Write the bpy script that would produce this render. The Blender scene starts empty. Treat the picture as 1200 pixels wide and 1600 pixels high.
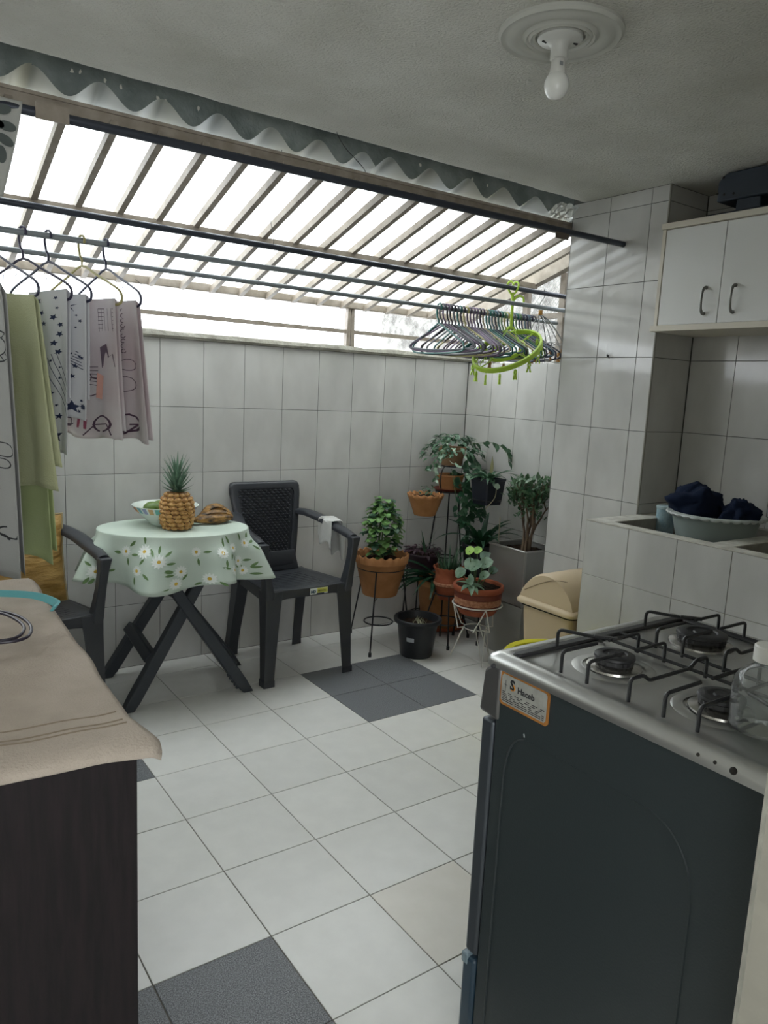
import bpy, bmesh, math, random
from mathutils import Vector, Matrix, noise
random.seed(7)
PI = math.pi
R = math.radians
sin, cos = math.sin, math.cos
scene = bpy.context.scene
C = scene.collection

# ------------------------------------------------------------------ camera
cam_d = bpy.data.cameras.new('camera')
cam = bpy.data.objects.new('camera', cam_d)
C.objects.link(cam)
scene.camera = cam
yaw, pit, rol = 0.6171, -0.1630, 0.0490
cp = cos(pit)
fw = Vector((sin(yaw) * cp, cos(yaw) * cp, sin(pit)))
rt = Vector((cos(yaw), -sin(yaw), 0))
up = rt.cross(fw)
rt2 = rt * cos(rol) + up * sin(rol)
up2 = -rt * sin(rol) + up * cos(rol)
M = Matrix.Identity(4)
for i in range(3):
    M[i][0] = rt2[i]; M[i][1] = up2[i]; M[i][2] = -fw[i]
M[0][3], M[1][3], M[2][3] = 0, 0, 1.3758
cam.matrix_world = M
cam_d.sensor_fit = 'VERTICAL'
cam_d.sensor_height = 24
cam_d.lens = 1171.5 / 1600 * 24
cam_d.clip_start = 0.02

# ------------------------------------------------------------------ world, lights, exposure
SKY = 6.0
w = bpy.data.worlds.new('overcast_sky'); scene.world = w
w.use_nodes = True
nt = w.node_tree
bg = nt.nodes['Background']
bg.inputs[1].default_value = SKY
tc = nt.nodes.new('ShaderNodeTexCoord')
nz = nt.nodes.new('ShaderNodeTexNoise'); nz.inputs['Scale'].default_value = 1.6; nz.inputs['Detail'].default_value = 3
cr = nt.nodes.new('ShaderNodeValToRGB')
cr.color_ramp.elements[0].position = 0.3; cr.color_ramp.elements[0].color = (0.80, 0.88, 0.96, 1)
cr.color_ramp.elements[1].position = 0.7; cr.color_ramp.elements[1].color = (0.93, 0.97, 1.0, 1)
nt.links.new(tc.outputs['Generated'], nz.inputs['Vector'])
nt.links.new(nz.outputs['Fac'], cr.inputs['Fac'])
nt.links.new(cr.outputs['Color'], bg.inputs[0])
# added fill light behind the camera to brighten ceiling and walls, no known window
ld = bpy.data.lights.new('rear_fill_light', 'AREA')
ld.shape = 'RECTANGLE'; ld.size = 1.6; ld.size_y = 1.2; ld.energy = 34; ld.color = (0.93, 0.97, 1.0)
lo = bpy.data.objects.new('rear_fill_light', ld); C.objects.link(lo)
lo.location = (-0.2, -1.1, 1.5)
lo.rotation_euler = (R(112), 0, 0)
scene.view_settings.view_transform = 'Standard'
scene.view_settings.look = 'None'
scene.view_settings.exposure = 0.32
scene.view_settings.gamma = 1.0
scene.view_settings.use_curve_mapping = False
scene.cycles.max_bounces = 10
scene.cycles.diffuse_bounces = 6
scene.cycles.transparent_max_bounces = 16
scene.cycles.transmission_bounces = 8
scene.cycles.sample_clamp_indirect = 6

# ------------------------------------------------------------------ materials
def srgb(h):
    if isinstance(h, str):
        h = tuple(int(h[i:i + 2], 16) / 255 for i in (0, 2, 4))
    return tuple((c / 12.92 if c <= .04045 else ((c + .055) / 1.055) ** 2.4) for c in h) + (1,)

MATS = {}
def mat(name, col, rough=.5, metal=0, spec=.5, bump=0, bscale=50, var=0, vscale=8, col2=None, trans=0, coat=0, pos=True, sss=0, alpha=1, ior=None, randv=0, detail=4, stretch=None):
    if name in MATS: return MATS[name]
    m = bpy.data.materials.new(name); m.use_nodes = True
    nt = m.node_tree; b = nt.nodes['Principled BSDF']
    c = srgb(col)
    b.inputs['Base Color'].default_value = c
    b.inputs['Roughness'].default_value = rough
    b.inputs['Metallic'].default_value = metal
    b.inputs['Specular IOR Level'].default_value = spec
    b.inputs['Transmission Weight'].default_value = trans
    b.inputs['Coat Weight'].default_value = coat
    b.inputs['Alpha'].default_value = alpha
    if ior: b.inputs['IOR'].default_value = ior
    src = None
    if bump or var or col2:
        g = nt.nodes.new('ShaderNodeNewGeometry')
        src = g.outputs['Position']
        if not pos:
            t = nt.nodes.new('ShaderNodeTexCoord'); src = t.outputs['Object']
        if stretch:
            mp = nt.nodes.new('ShaderNodeMapping'); mp.inputs['Scale'].default_value = stretch
            nt.links.new(src, mp.inputs['Vector']); src = mp.outputs['Vector']
    if bump:
        n = nt.nodes.new('ShaderNodeTexNoise'); n.inputs['Scale'].default_value = bscale; n.inputs['Detail'].default_value = detail
        nt.links.new(src, n.inputs['Vector'])
        bp = nt.nodes.new('ShaderNodeBump'); bp.inputs['Strength'].default_value = 1; bp.inputs['Distance'].default_value = bump
        nt.links.new(n.outputs['Fac'], bp.inputs['Height'])
        nt.links.new(bp.outputs['Normal'], b.inputs['Normal'])
    if col2 or var:
        n = nt.nodes.new('ShaderNodeTexNoise'); n.inputs['Scale'].default_value = vscale; n.inputs['Detail'].default_value = detail
        nt.links.new(src, n.inputs['Vector'])
        r = nt.nodes.new('ShaderNodeValToRGB')
        c2 = srgb(col2) if col2 else tuple(x * (1 - var) for x in c[:3]) + (1,)
        r.color_ramp.elements[0].position = .35; r.color_ramp.elements[0].color = c2
        r.color_ramp.elements[1].position = .65; r.color_ramp.elements[1].color = c
        nt.links.new(n.outputs['Fac'], r.inputs['Fac'])
        out = r.outputs['Color']
        if randv:
            oi = nt.nodes.new('ShaderNodeObjectInfo')
            hs = nt.nodes.new('ShaderNodeHueSaturation')
            mr = nt.nodes.new('ShaderNodeMapRange'); mr.inputs['To Min'].default_value = 1 - randv; mr.inputs['To Max'].default_value = 1 + randv * .4
            nt.links.new(oi.outputs['Random'], mr.inputs['Value']); nt.links.new(mr.outputs['Result'], hs.inputs['Value'])
            nt.links.new(out, hs.inputs['Color']); out = hs.outputs['Color']
        nt.links.new(out, b.inputs['Base Color'])
    MATS[name] = m
    return m

def leafmat(name, col, col2, rough=.45, tl=.25):
    m = mat(name, col, rough, bump=.0008, bscale=180, col2=col2, vscale=22)
    nt = m.node_tree; b = nt.nodes['Principled BSDF']
    out = nt.nodes['Material Output']
    t = nt.nodes.new('ShaderNodeBsdfTranslucent'); t.inputs[0].default_value = srgb(col)
    mx = nt.nodes.new('ShaderNodeMixShader'); mx.inputs[0].default_value = tl
    nt.links.new(b.outputs[0], mx.inputs[1]); nt.links.new(t.outputs[0], mx.inputs[2]); nt.links.new(mx.outputs[0], out.inputs[0])
    return m

def clothmat(name, col, col2=None, tl=.35, bump=.0006, bscale=300, rough=.9):
    m = mat(name, col, rough, spec=.1, bump=bump, bscale=bscale, col2=col2, var=.06 if not col2 else 0, vscale=6)
    nt = m.node_tree; b = nt.nodes['Principled BSDF']; out = nt.nodes['Material Output']
    t = nt.nodes.new('ShaderNodeBsdfTranslucent'); t.inputs[0].default_value = srgb(col)
    mx = nt.nodes.new('ShaderNodeMixShader'); mx.inputs[0].default_value = tl
    nt.links.new(b.outputs[0], mx.inputs[1]); nt.links.new(t.outputs[0], mx.inputs[2]); nt.links.new(mx.outputs[0], out.inputs[0])
    return m

def tile_glaze():
    m = mat('wall_tile_glaze', 'cbcac7', .10, spec=.5, bump=.0012, bscale=7, col2='bbbab7', vscale=5.5, randv=.04, detail=3, stretch=(1.0, 1.0, .55))
    b = m.node_tree.nodes['Principled BSDF']
    return m
M_TILE = tile_glaze()
M_GROUT = mat('tile_grout', '4f504c', .9)
M_FGROUT = mat('floor_grout', '77736b', .9, var=.35, vscale=9)
M_FLOOR = mat('floor_tile_white', 'dddcd8', .28, spec=.45, bump=.0003, bscale=60, col2='d8d7d3', vscale=14, randv=.05)
M_FLOORB = mat('floor_tile_cream', 'dbd6cd', .3, spec=.45, bump=.0003, bscale=60, col2='d6d1c7', vscale=14)
def granite():
    m = mat('floor_tile_granite', '5f6165', .45, spec=.4, bump=.0006, bscale=260)
    nt = m.node_tree; b = nt.nodes['Principled BSDF']
    g = nt.nodes.new('ShaderNodeNewGeometry'); n = nt.nodes.new('ShaderNodeTexNoise'); n.inputs['Scale'].default_value = 330; n.inputs['Detail'].default_value = 2
    r = nt.nodes.new('ShaderNodeValToRGB'); r.color_ramp.elements[0].position = .38; r.color_ramp.elements[0].color = srgb('4a4c50')
    r.color_ramp.elements[1].position = .66; r.color_ramp.elements[1].color = srgb('8d8f93')
    nt.links.new(g.outputs['Position'], n.inputs['Vector']); nt.links.new(n.outputs['Fac'], r.inputs['Fac']); nt.links.new(r.outputs['Color'], b.inputs['Base Color'])
    return m
M_GRAN = granite()
M_PLASTER = mat('ceiling_plaster', 'cccbc4', .95, spec=.1, bump=.006, bscale=130, col2='bdbcb4', vscale=3.5, detail=6)
M_FASCIA = mat('raw_concrete', '8b9291', .95, spec=.1, bump=.006, bscale=60, col2='6e7675', vscale=9)
M_CEMENT = mat('cement_cap', 'b5b2a8', .95, spec=.1, bump=.006, bscale=70, col2='918e84', vscale=14)
M_STEELP = mat('painted_steel_beige', '9c9286', .55, bump=.0005, bscale=60, col2='857b6f', vscale=20)
M_DKROD = mat('dark_metal_tube', '3b3f49', .35, metal=.4, spec=.5)
M_GREYROD = mat('grey_metal_tube', '868c90', .4, metal=.2)
M_WHITEP = mat('white_wall_paint', 'b9b8b0', .9, var=.06, vscale=5, bump=.001, bscale=60)
M_JAMB = mat('jamb_paint', 'a8a498', .85, var=.08, vscale=6, bump=.001, bscale=50)
M_JEDGE = mat('jamb_edge_plaster_lit', 'cfccc0', .95, var=.2, vscale=40, bump=.004, bscale=45)  # rough plaster bead, colour also lightened for the roof light it catches
M_PLDK = mat('charcoal_plastic', '34363b', .38, spec=.45, bump=.0003, bscale=500)
M_PLTB = mat('table_plastic', '363a40', .45, spec=.4, bump=.0003, bscale=500)
M_WIREBK = mat('black_wire', '1c1c1f', .4, spec=.5)
M_WIREWH = mat('white_wire', 'd8d6ce', .45)
M_TERRA = mat('terracotta_orange', 'b38055', .75, spec=.25, bump=.0015, bscale=60, col2='a06f47', vscale=12)
M_TERRAR = mat('terracotta_red', 'a85f42', .7, spec=.3, bump=.001, bscale=60, col2='8f4a33', vscale=12)
M_TERRAD = mat('terracotta_dark_band', '6f3527', .5, spec=.4)
M_TERRAL = mat('terracotta_carved_band', 'c08a6a', .8, bump=.004, bscale=90, col2='9c6548', vscale=70)
M_SOIL = mat('potting_soil', '3a2d24', 1, spec=.1, bump=.012, bscale=90, col2='241b15', vscale=60)
M_BKPOT = mat('black_pot_plastic', '26282c', .4, spec=.5, bump=.0004, bscale=40)
M_NVPOT = mat('navy_pot_plastic', '20242f', .5)
M_STEEL = mat('stainless_steel', 'b0b0ae', .32, metal=.7, bump=.0006, bscale=4, stretch=(1, 1, 6))
M_HOB = mat('hob_steel', 'c6c6c4', .30, metal=.85, bump=.0004, bscale=5)
M_STOVE = mat('stove_enamel_grey', '31383a', .4, spec=.45, bump=.0003, bscale=260)
M_BURN = mat('burner_black', '2b2b2d', .45, spec=.5, bump=.0006, bscale=120)
M_DOORG = mat('stove_front_grey', '4a4f55', .35, metal=.4)
M_BROWN = mat('dark_wenge_wood', '21191c', .5, spec=.3, bump=.0006, bscale=30, col2='161114', vscale=16, stretch=(6, 6, .6))
M_CAB = mat('white_laminate', 'dcdcda', .45, spec=.4)
M_CABE = mat('cream_edge_band', 'cfc8ba', .5)
M_PEWTER = mat('pewter_handle', '7d7c78', .4, metal=.8)
M_BIN = mat('beige_plastic', 'c9b596', .45, spec=.4)
M_DARKGAP = mat('dark_gap', '1b1712', .8)
M_YEL = mat('yellow_plastic', 'd9d236', .4, spec=.4)
M_GREENP = mat('lime_plastic', 'b2d24a', .4, spec=.4)
M_GREYP = mat('grey_blue_plastic', '87928f', .4, spec=.4)
M_WHP = mat('white_plastic', 'e3e2de', .4)
M_TEAL = mat('teal_strap', '5fa3a8', .6)
M_NAVYP = mat('navy_plastic', '262f3b', .45)
M_BULB = mat('frosted_bulb', 'e6e6e2', .25, sss=.1)

def sheet_mat():
    m = bpy.data.materials.new('translucent_corrugated_sheet'); m.use_nodes = True
    nt = m.node_tree; nt.nodes.remove(nt.nodes['Principled BSDF']); out = nt.nodes['Material Output']
    g = nt.nodes.new('ShaderNodeNewGeometry')
    mp = nt.nodes.new('ShaderNodeMapping'); mp.inputs['Scale'].default_value = (2.2, .5, .5)
    n = nt.nodes.new('ShaderNodeTexNoise'); n.inputs['Scale'].default_value = 1.5; n.inputs['Detail'].default_value = 5
    r = nt.nodes.new('ShaderNodeValToRGB')
    r.color_ramp.elements[0].position = .3; r.color_ramp.elements[0].color = srgb('d8d2bd')
    r.color_ramp.elements[1].position = .62; r.color_ramp.elements[1].color = srgb('eff1ef')
    nt.links.new(g.outputs['Position'], mp.inputs['Vector']); nt.links.new(mp.outputs['Vector'], n.inputs['Vector']); nt.links.new(n.outputs['Fac'], r.inputs['Fac'])
    t = nt.nodes.new('ShaderNodeBsdfTranslucent'); nt.links.new(r.outputs['Color'], t.inputs[0])
    gl = nt.nodes.new('ShaderNodeBsdfGlossy'); gl.inputs['Roughness'].default_value = .15; gl.inputs[0].default_value = (.9, .9, .9, 1)
    tp = nt.nodes.new('ShaderNodeBsdfTransparent'); tp.inputs[0].default_value = (.93, .95, .95, 1)
    m1 = nt.nodes.new('ShaderNodeMixShader'); m1.inputs[0].default_value = .30
    nt.links.new(t.outputs[0], m1.inputs[1]); nt.links.new(tp.outputs[0], m1.inputs[2])
    m2 = nt.nodes.new('ShaderNodeMixShader'); m2.inputs[0].default_value = .05
    nt.links.new(m1.outputs[0], m2.inputs[1]); nt.links.new(gl.outputs[0], m2.inputs[2]); nt.links.new(m2.outputs[0], out.inputs[0])
    return m
M_SHEET = sheet_mat()

def glassmat():
    m = mat('clear_bottle_plastic', 'eef3f3', .04)
    nt = m.node_tree; out = nt.nodes['Material Output']
    def thin(nt, out, tint, base, haze=.10):
        tp = nt.nodes.new('ShaderNodeBsdfTransparent'); tp.inputs[0].default_value = tint
        gl = nt.nodes.new('ShaderNodeBsdfGlossy'); gl.inputs['Roughness'].default_value = .05
        fr = nt.nodes.new('ShaderNodeFresnel'); fr.inputs[0].default_value = 1.25
        ad = nt.nodes.new('ShaderNodeMath'); ad.operation = 'ADD'; ad.inputs[1].default_value = base; nt.links.new(fr.outputs[0], ad.inputs[0])
        mx = nt.nodes.new('ShaderNodeMixShader'); nt.links.new(ad.outputs[0], mx.inputs[0])
        df = nt.nodes.new('ShaderNodeBsdfDiffuse'); df.inputs[0].default_value = (.85, .88, .88, 1)
        m0 = nt.nodes.new('ShaderNodeMixShader'); m0.inputs[0].default_value = haze
        nt.links.new(tp.outputs[0], m0.inputs[1]); nt.links.new(df.outputs[0], m0.inputs[2])
        nt.links.new(m0.outputs[0], mx.inputs[1]); nt.links.new(gl.outputs[0], mx.inputs[2]); nt.links.new(mx.outputs[0], out.inputs[0])
    thin(nt, out, (.93, .95, .95, 1), .03)
    m2 = mat('water', 'f4fafa', .0); thin(m2.node_tree, m2.node_tree.nodes['Material Output'], (.92, .95, .95, 1), .0, .03)
    return m
M_CLEAR = glassmat()
M_WATER = MATS['water']

# ------------------------------------------------------------------ mesh builder
class MB:
    def __init__(s): s.v = []; s.f = []
    def add(s, vs, fs, T=None):
        o = len(s.v)
        for v in vs:
            v = Vector(v)
            s.v.append(T @ v if T else v)
        for f in fs: s.f.append([i + o for i in f])
    def box(s, lo, hi, T=None):
        x0, y0, z0 = lo; x1, y1, z1 = hi
        s.add([(x0, y0, z0), (x1, y0, z0), (x1, y1, z0), (x0, y1, z0), (x0, y0, z1), (x1, y0, z1), (x1, y1, z1), (x0, y1, z1)],
              [(0, 3, 2, 1), (4, 5, 6, 7), (0, 1, 5, 4), (1, 2, 6, 5), (2, 3, 7, 6), (3, 0, 4, 7)], T)
    def loft(s, rings, cap=True, closed=True, T=None):
        n = len(rings[0]); o = []
        vs = [p for r in rings for p in r]; fs = []
        for i in range(len(rings) - 1):
            for j in range(n if closed else n - 1):
                a = i * n + j; b = i * n + (j + 1) % n
                fs.append((a, b, b + n, a + n))
        if cap:
            fs.append(tuple(range(n - 1, -1, -1))); fs.append(tuple(range((len(rings) - 1) * n, len(rings) * n)))
        s.add(vs, fs, T)
    def tube(s, pts, r, n=6, closed=False, rads=None, cap=True, flat=None):
        pts = [Vector(p) for p in pts]; N = len(pts); rings = []
        prev = None
        for i in range(N):
            if closed: t = pts[(i + 1) % N] - pts[i - 1]
            else: t = pts[min(i + 1, N - 1)] - pts[max(i - 1, 0)]
            if t.length < 1e-9: t = Vector((0, 0, 1))
            t.normalize()
            if prev is None:
                a = Vector((0, 0, 1)) if abs(t.z) < .9 else Vector((1, 0, 0))
                nrm = (a - t * a.dot(t)).normalized()
            else:
                nrm = prev - t * prev.dot(t)
                nrm = nrm.normalized() if nrm.length > 1e-6 else prev
            prev = nrm; bn = t.cross(nrm)
            rr = rads[i] if rads else r
            fa = flat or 1
            rings.append([pts[i] + (nrm * cos(2 * PI * k / n) * fa + bn * sin(2 * PI * k / n)) * rr for k in range(n)])
        if closed: rings.append(rings[0]); cap = False
        s.loft(rings, cap)
    def bar(s, p0, p1, w, h, upv=(0, 0, 1), w1=None, h1=None):
        p0 = Vector(p0); p1 = Vector(p1); t = (p1 - p0).normalized(); u = Vector(upv)
        sd = t.cross(u).normalized(); u = sd.cross(t)
        w1 = w1 or w; h1 = h1 or h
        rings = []
        for p, a, b in ((p0, w, h), (p1, w1, h1)):
            rings.append([p + sd * a / 2 * i + u * b / 2 * j for i, j in ((-1, -1), (1, -1), (1, 1), (-1, 1))])
        s.loft(rings)
    def lathe(s, prof, c=(0, 0, 0), n=28, fn=None, cap=False):
        rings = []
        for k, (r, z) in enumerate(prof):
            ring = []
            for j in range(n):
                a = 2 * PI * j / n
                rr, zz = (fn(r, z, a, k) if fn else (r, z))
                ring.append((c[0] + rr * cos(a), c[1] + rr * sin(a), c[2] + zz))
            rings.append(ring)
        s.loft(rings, cap)
    def grid(s, fn, nu, nv, closeu=False):
        vs = [fn(i / nu, j / nv) for j in range(nv + 1) for i in range(nu + (0 if closeu else 1))]
        W = nu if closeu else nu + 1; fs = []
        for j in range(nv):
            for i in range(nu):
                a = j * W + i; b = j * W + (i + 1) % W
                fs.append((a, b, b + W, a + W))
        s.add(vs, fs)
    def ball(s, c, r, sc=(1, 1, 1), nu=12, nv=8, T=None):
        rings = []
        for j in range(nv + 1):
            ph = PI * j / nv; rr = max(sin(ph), .02)
            rings.append([(c[0] + r * sc[0] * rr * cos(2 * PI * i / nu), c[1] + r * sc[1] * rr * sin(2 * PI * i / nu), c[2] - r * sc[2] * cos(ph)) for i in range(nu)])
        s.loft(rings, True, T=T)
    def leaf(s, base, d, n, L, W, bend=.3, shape='ovate', fold=.15, seg=4):
        d = Vector(d).normalized(); n = Vector(n); n = (n - d * n.dot(d))
        n = n.normalized() if n.length > 1e-5 else d.orthogonal().normalized()
        sd = d.cross(n); base = Vector(base); vs = []; fs = []
        for i in range(seg + 1):
            t = i / seg
            if shape == 'ovate': w = sin(PI * min(1, t * .95 + .05) ** .75)
            elif shape == 'round': w = math.sqrt(max(0, 1 - (2 * t - 1) ** 2)) if 0 < t < 1 else .05
            elif shape == 'strap': w = 1 - t ** 3 * .95
            else: w = 1 - t
            w = max(w, .04) * W / 2
            th = bend * t
            p = base + d * (L * sin(th) / bend) - n * (L * (1 - cos(th)) / bend) if bend else base + d * L * t
            nn = (n * cos(th) + d * sin(th)) if bend else n
            vs += [p + sd * w + nn * w * fold, p, p - sd * w + nn * w * fold]
        for i in range(seg):
            a = i * 3
            fs += [(a, a + 1, a + 4, a + 3), (a + 1, a + 2, a + 5, a + 4)]
        s.add(vs, fs)

def setp(o, label=None, cat=None, group=None, kind=None):
    if label: o['label'] = label
    if cat: o['category'] = cat
    if group: o['group'] = group
    if kind: o['kind'] = kind
    return o

def mesh_from(name, mb, m, off=None, smooth=False, angle=None):
    me = bpy.data.meshes.new(name)
    vs = [(v - off) if off is not None else v for v in mb.v]
    me.from_pydata([tuple(v) for v in vs], [], mb.f)
    bm = bmesh.new(); bm.from_mesh(me)
    if len(bm.faces) < 60000: bmesh.ops.recalc_face_normals(bm, faces=bm.faces)
    bm.to_mesh(me); bm.free()
    if m: me.materials.append(m)
    if smooth:
        me.polygons.foreach_set('use_smooth', [True] * len(me.polygons))
        try: me.set_sharp_from_angle(angle=angle or R(40))
        except Exception: pass
    me.update()
    return me

def rootloc(p):
    v = Vector((0, 0, 0))
    while p is not None: v += p.location; p = p.parent
    return v

def obj(name, mb, m, parent=None, smooth=False, world=True, bevel=0, bseg=2, solid=0, sub=0, origin=None, angle=None):
    off = rootloc(parent) if (world and parent is not None) else None
    if origin is not None and parent is None: off = Vector(origin)
    me = mesh_from(name, mb, m, off, smooth or bevel > 0 or sub > 0, angle)
    o = bpy.data.objects.new(name, me); C.objects.link(o)
    if origin is not None and parent is None: o.location = origin
    if parent is not None: o.parent = parent
    if solid:
        md = o.modifiers.new('solid', 'SOLIDIFY'); md.thickness = solid; md.offset = 0
    if bevel:
        md = o.modifiers.new('bevel', 'BEVEL'); md.width = bevel; md.segments = bseg; md.limit_method = 'ANGLE'; md.angle_limit = R(35)
    if sub:
        md = o.modifiers.new('sub', 'SUBSURF'); md.levels = sub; md.render_levels = sub
    return o

def thing(name, label, cat, loc=(0, 0, 0), group=None, rz=0):
    o = bpy.data.objects.new(name, None); C.objects.link(o)
    o.location = loc; o.rotation_euler = (0, 0, rz); o.empty_display_size = .05
    return setp(o, label, cat, group)

def struct(name, mb, m, parent=None, **k):
    o = obj(name, mb, m, parent, **k)
    if parent is None: o['kind'] = 'structure'
    return o

def arc(c, r, a0, a1, n, U=(1, 0, 0), V=(0, 0, 1)):
    c = Vector(c); U = Vector(U); V = Vector(V)
    return [c + U * r * cos(a0 + (a1 - a0) * i / n) + V * r * sin(a0 + (a1 - a0) * i / n) for i in range(n + 1)]

def smoothpath(pts, n=6):
    pts = [Vector(p) for p in pts]; out = []
    P = [pts[0]] + pts + [pts[-1]]
    for i in range(1, len(P) - 2):
        for k in range(n):
            t = k / n
            a, b, c, d = P[i - 1], P[i], P[i + 1], P[i + 2]
            out.append(.5 * ((2 * b) + (c - a) * t + (2 * a - 5 * b + 4 * c - d) * t * t + (3 * b - a - 3 * c + d) * t ** 3))
    out.append(pts[-1])
    return out

# ------------------------------------------------------------------ tiles
TILE_CACHE = {}
def tile_mesh(w, h, U, V, N, th, ch, m):
    key = (round(w, 4), round(h, 4), tuple(U), tuple(V), tuple(N), m.name)
    if key in TILE_CACHE: return TILE_CACHE[key]
    U, V, N = Vector(U), Vector(V), Vector(N)
    mb = MB()
    def ring(iw, ih, d): return [U * a * (w / 2 - iw) + V * b * (h / 2 - ih) + N * d for a, b in ((-1, -1), (1, -1), (1, 1), (-1, 1))]
    r0, r1, r2 = ring(0, 0, -th), ring(0, 0, -ch), ring(ch, ch, 0)
    mb.add(r0 + r1 + r2, [(0, 1, 5, 4), (1, 2, 6, 5), (2, 3, 7, 6), (3, 0, 4, 7), (4, 5, 9, 8), (5, 6, 10, 9), (6, 7, 11, 10), (7, 4, 8, 11), (8, 9, 10, 11)])
    me = mesh_from('tile', mb, m)
    TILE_CACHE[key] = me
    return me

def tile_area(parent, O, U, V, N, us, vs, m=None, gap=.0022, th=.006, ch=.0008, matf=None, jig=.0):
    O, Uv, Vv, Nv = Vector(O), Vector(U), Vector(V), Vector(N)
    for i in range(len(us) - 1):
        for j in range(len(vs) - 1):
            w, h = us[i + 1] - us[i] - gap, vs[j + 1] - vs[j] - gap
            if w < .01 or h < .01: continue
            mm = matf(i, j) if matf else m
            me = tile_mesh(w, h, U, V, N, th, ch, mm)
            o = bpy.data.objects.new('tile', me); C.objects.link(o)
            o.parent = parent
            o.location = O + Uv * (us[i] + us[i + 1]) / 2 + Vv * (vs[j] + vs[j + 1]) / 2 + Nv * random.uniform(-jig, jig) - rootloc(parent)

def joints(a, b, x0, s):
    k = math.ceil((a - x0) / s - 1e-6); out = [a]
    while x0 + k * s < b - 1e-6:
        if x0 + k * s > a + 1e-6: out.append(x0 + k * s)
        k += 1
    return out + [b]

# floor
FX0, FY0, FS = .7901, 1.5139, .3
mb = MB(); mb.box((-.9, -1.2, -.12), (3.3, 3.6, -.0022))
floor = struct('floor', mb, M_FGROUT)
fx = joints(-.9, 3.035, FX0, FS); fy = joints(-1.2, 3.475, FY0, FS)
def fmat(i, j):
    a = math.floor(((fx[i] + fx[i + 1]) / 2 - FX0) / FS); b = math.floor(((fy[j] + fy[j + 1]) / 2 - FY0) / FS)
    if a % 5 in (3, 4) and b % 5 in (3, 4): return M_GRAN
    if (a, b) == (1, -1): return M_FLOORB
    return M_FLOOR
tile_area(floor, (0, 0, 0), (1, 0, 0), (0, 1, 0), (0, 0, 1), fx, fy, gap=.003, matf=fmat, jig=.0003)

W_, H_ = .2107, .3118
YB, XR, XN, XP = 3.4754, 3.037, 3.012, 2.7476
rows_top = 1.5558
vrows = [0, .3088, .6206, .9324, 1.2442, 1.556]
# back parapet wall
mb = MB(); mb.box((-.9, YB + .0022, 0), (3.25, YB + .12, 1.555))
wall_back = struct('wall_back', mb, M_GROUT)
tile_area(wall_back, (0, YB, 0), (1, 0, 0), (0, 0, 1), (0, -1, 0), joints(-.9, XR - .002, 1.1626, W_), vrows, M_TILE)
mb = MB()
n = 60
prof = [(-.012, 0), (-.02, .012), (-.014, .03), (.02, .036), (.125, .03), (.125, 0)]
rings = []
for i in range(n + 1):
    x = -.9 + 4.17 * i / n
    rings.append([(x, YB + a + .006 * noise.noise(Vector((x * 6, a * 40, 0))), 1.5565 + b * (1 + .25 * noise.noise(Vector((x * 5, b * 30, 5))))) for a, b in prof])
mb.loft(rings)
struct('trim_1', mb, M_CEMENT, smooth=True)
setp(bpy.data.objects['trim_1'], 'rough cement cap running along the top of the back wall')

# right-hand return wall
mb = MB(); mb.box((XR + .0022, 2.4, 0), (XR + .15, YB + .12, 1.5505))
wr = struct('wall_right', mb, M_GROUT)
tile_area(wr, (XR, 0, 0), (0, 1, 0), (0, 0, 1), (-1, 0, 0), joints(2.42, YB - .002, YB - 20 * W_, W_), vrows[:-1] + [1.5505], M_TILE)
# pillar
mb = MB(); mb.box((XP + .0022, 1.9862, 0), (3.25, 2.493, 2.30))
pillar = struct('wall_pillar', mb, M_GROUT)
prow = joints(0, 2.246, 1.2477 - 4 * H_, H_)
tile_area(pillar, (XP, 0, 0), (0, 1, 0), (0, 0, 1), (-1, 0, 0), joints(1.9862, 2.495, 2.279 - 4 * W_, W_), prow, M_TILE)
tile_area(pillar, (0, 1.984, 0), (1, 0, 0), (0, 0, 1), (0, -1, 0), [XP + .004, XN - .002], prow, M_TILE)
tile_area(pillar, (0, 2.495, 0), (1, 0, 0), (0, 0, 1), (0, 1, 0), [XP + .002, XR - .002], prow, M_TILE)
mb = MB(); mb.tube([(XP + .004, 1.985, .895), (XP + .004, 1.985, 2.247)], .005, 8)
t = struct('trim_2', mb, mat('grey_edge_profile', '8d8a82', .4)); setp(t, 'grey plastic corner profile on the near edge of the tiled pillar')
# niche wall
mb = MB(); mb.box((XN + .0022, .25, 0), (3.25, 1.9865, 2.30))
wn = struct('wall_niche', mb, M_GROUT)
tile_area(wn, (XN, 0, 0), (0, 1, 0), (0, 0, 1), (-1, 0, 0), joints(.3, 1.982, 1.773 - 10 * W_, W_), prow, M_TILE)

# laundry sink block
XS, YS1, YS0, ZS = 2.416, 1.980, .50, .893
sink = thing('laundry_sink', 'tiled laundry sink block with two basins below the white wall cabinet', 'sink', (XS, YS1, 0))
mb = MB()
mb.box((XS + .0022, YS0, 0), (XS + .055, YS1, ZS - .004))
mb.box((XS + .055, YS1 - .09, 0), (XN - .004, YS1, ZS - .004))
mb.box((XS + .055, 1.385, .5), (XN - .004, 1.455, ZS - .004))
mb.box((XS + .055, YS0, 0), (XN - .004, YS0 + .05, ZS - .004))
mb.box((XN - .05, YS0 + .05, .5), (XN - .004, YS1 - .09, ZS - .004))
obj('body', mb, mat('sink_cement', 'a6a39a', .8, bump=.002, bscale=50, col2='8d8a80', vscale=10), sink)
mb = MB(); mb.box((XS + .055, 1.455, .77), (XN - .05, YS1 - .09, .80)); mb.box((XS + .055, YS0 + .05, .60), (XN - .05, 1.385, .63))
obj('basin_floor', mb, mat('terrazzo_basin', '857a70', .6, bump=.001, bscale=80, col2='6e5f55', vscale=60), sink)
mb = MB()
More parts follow.
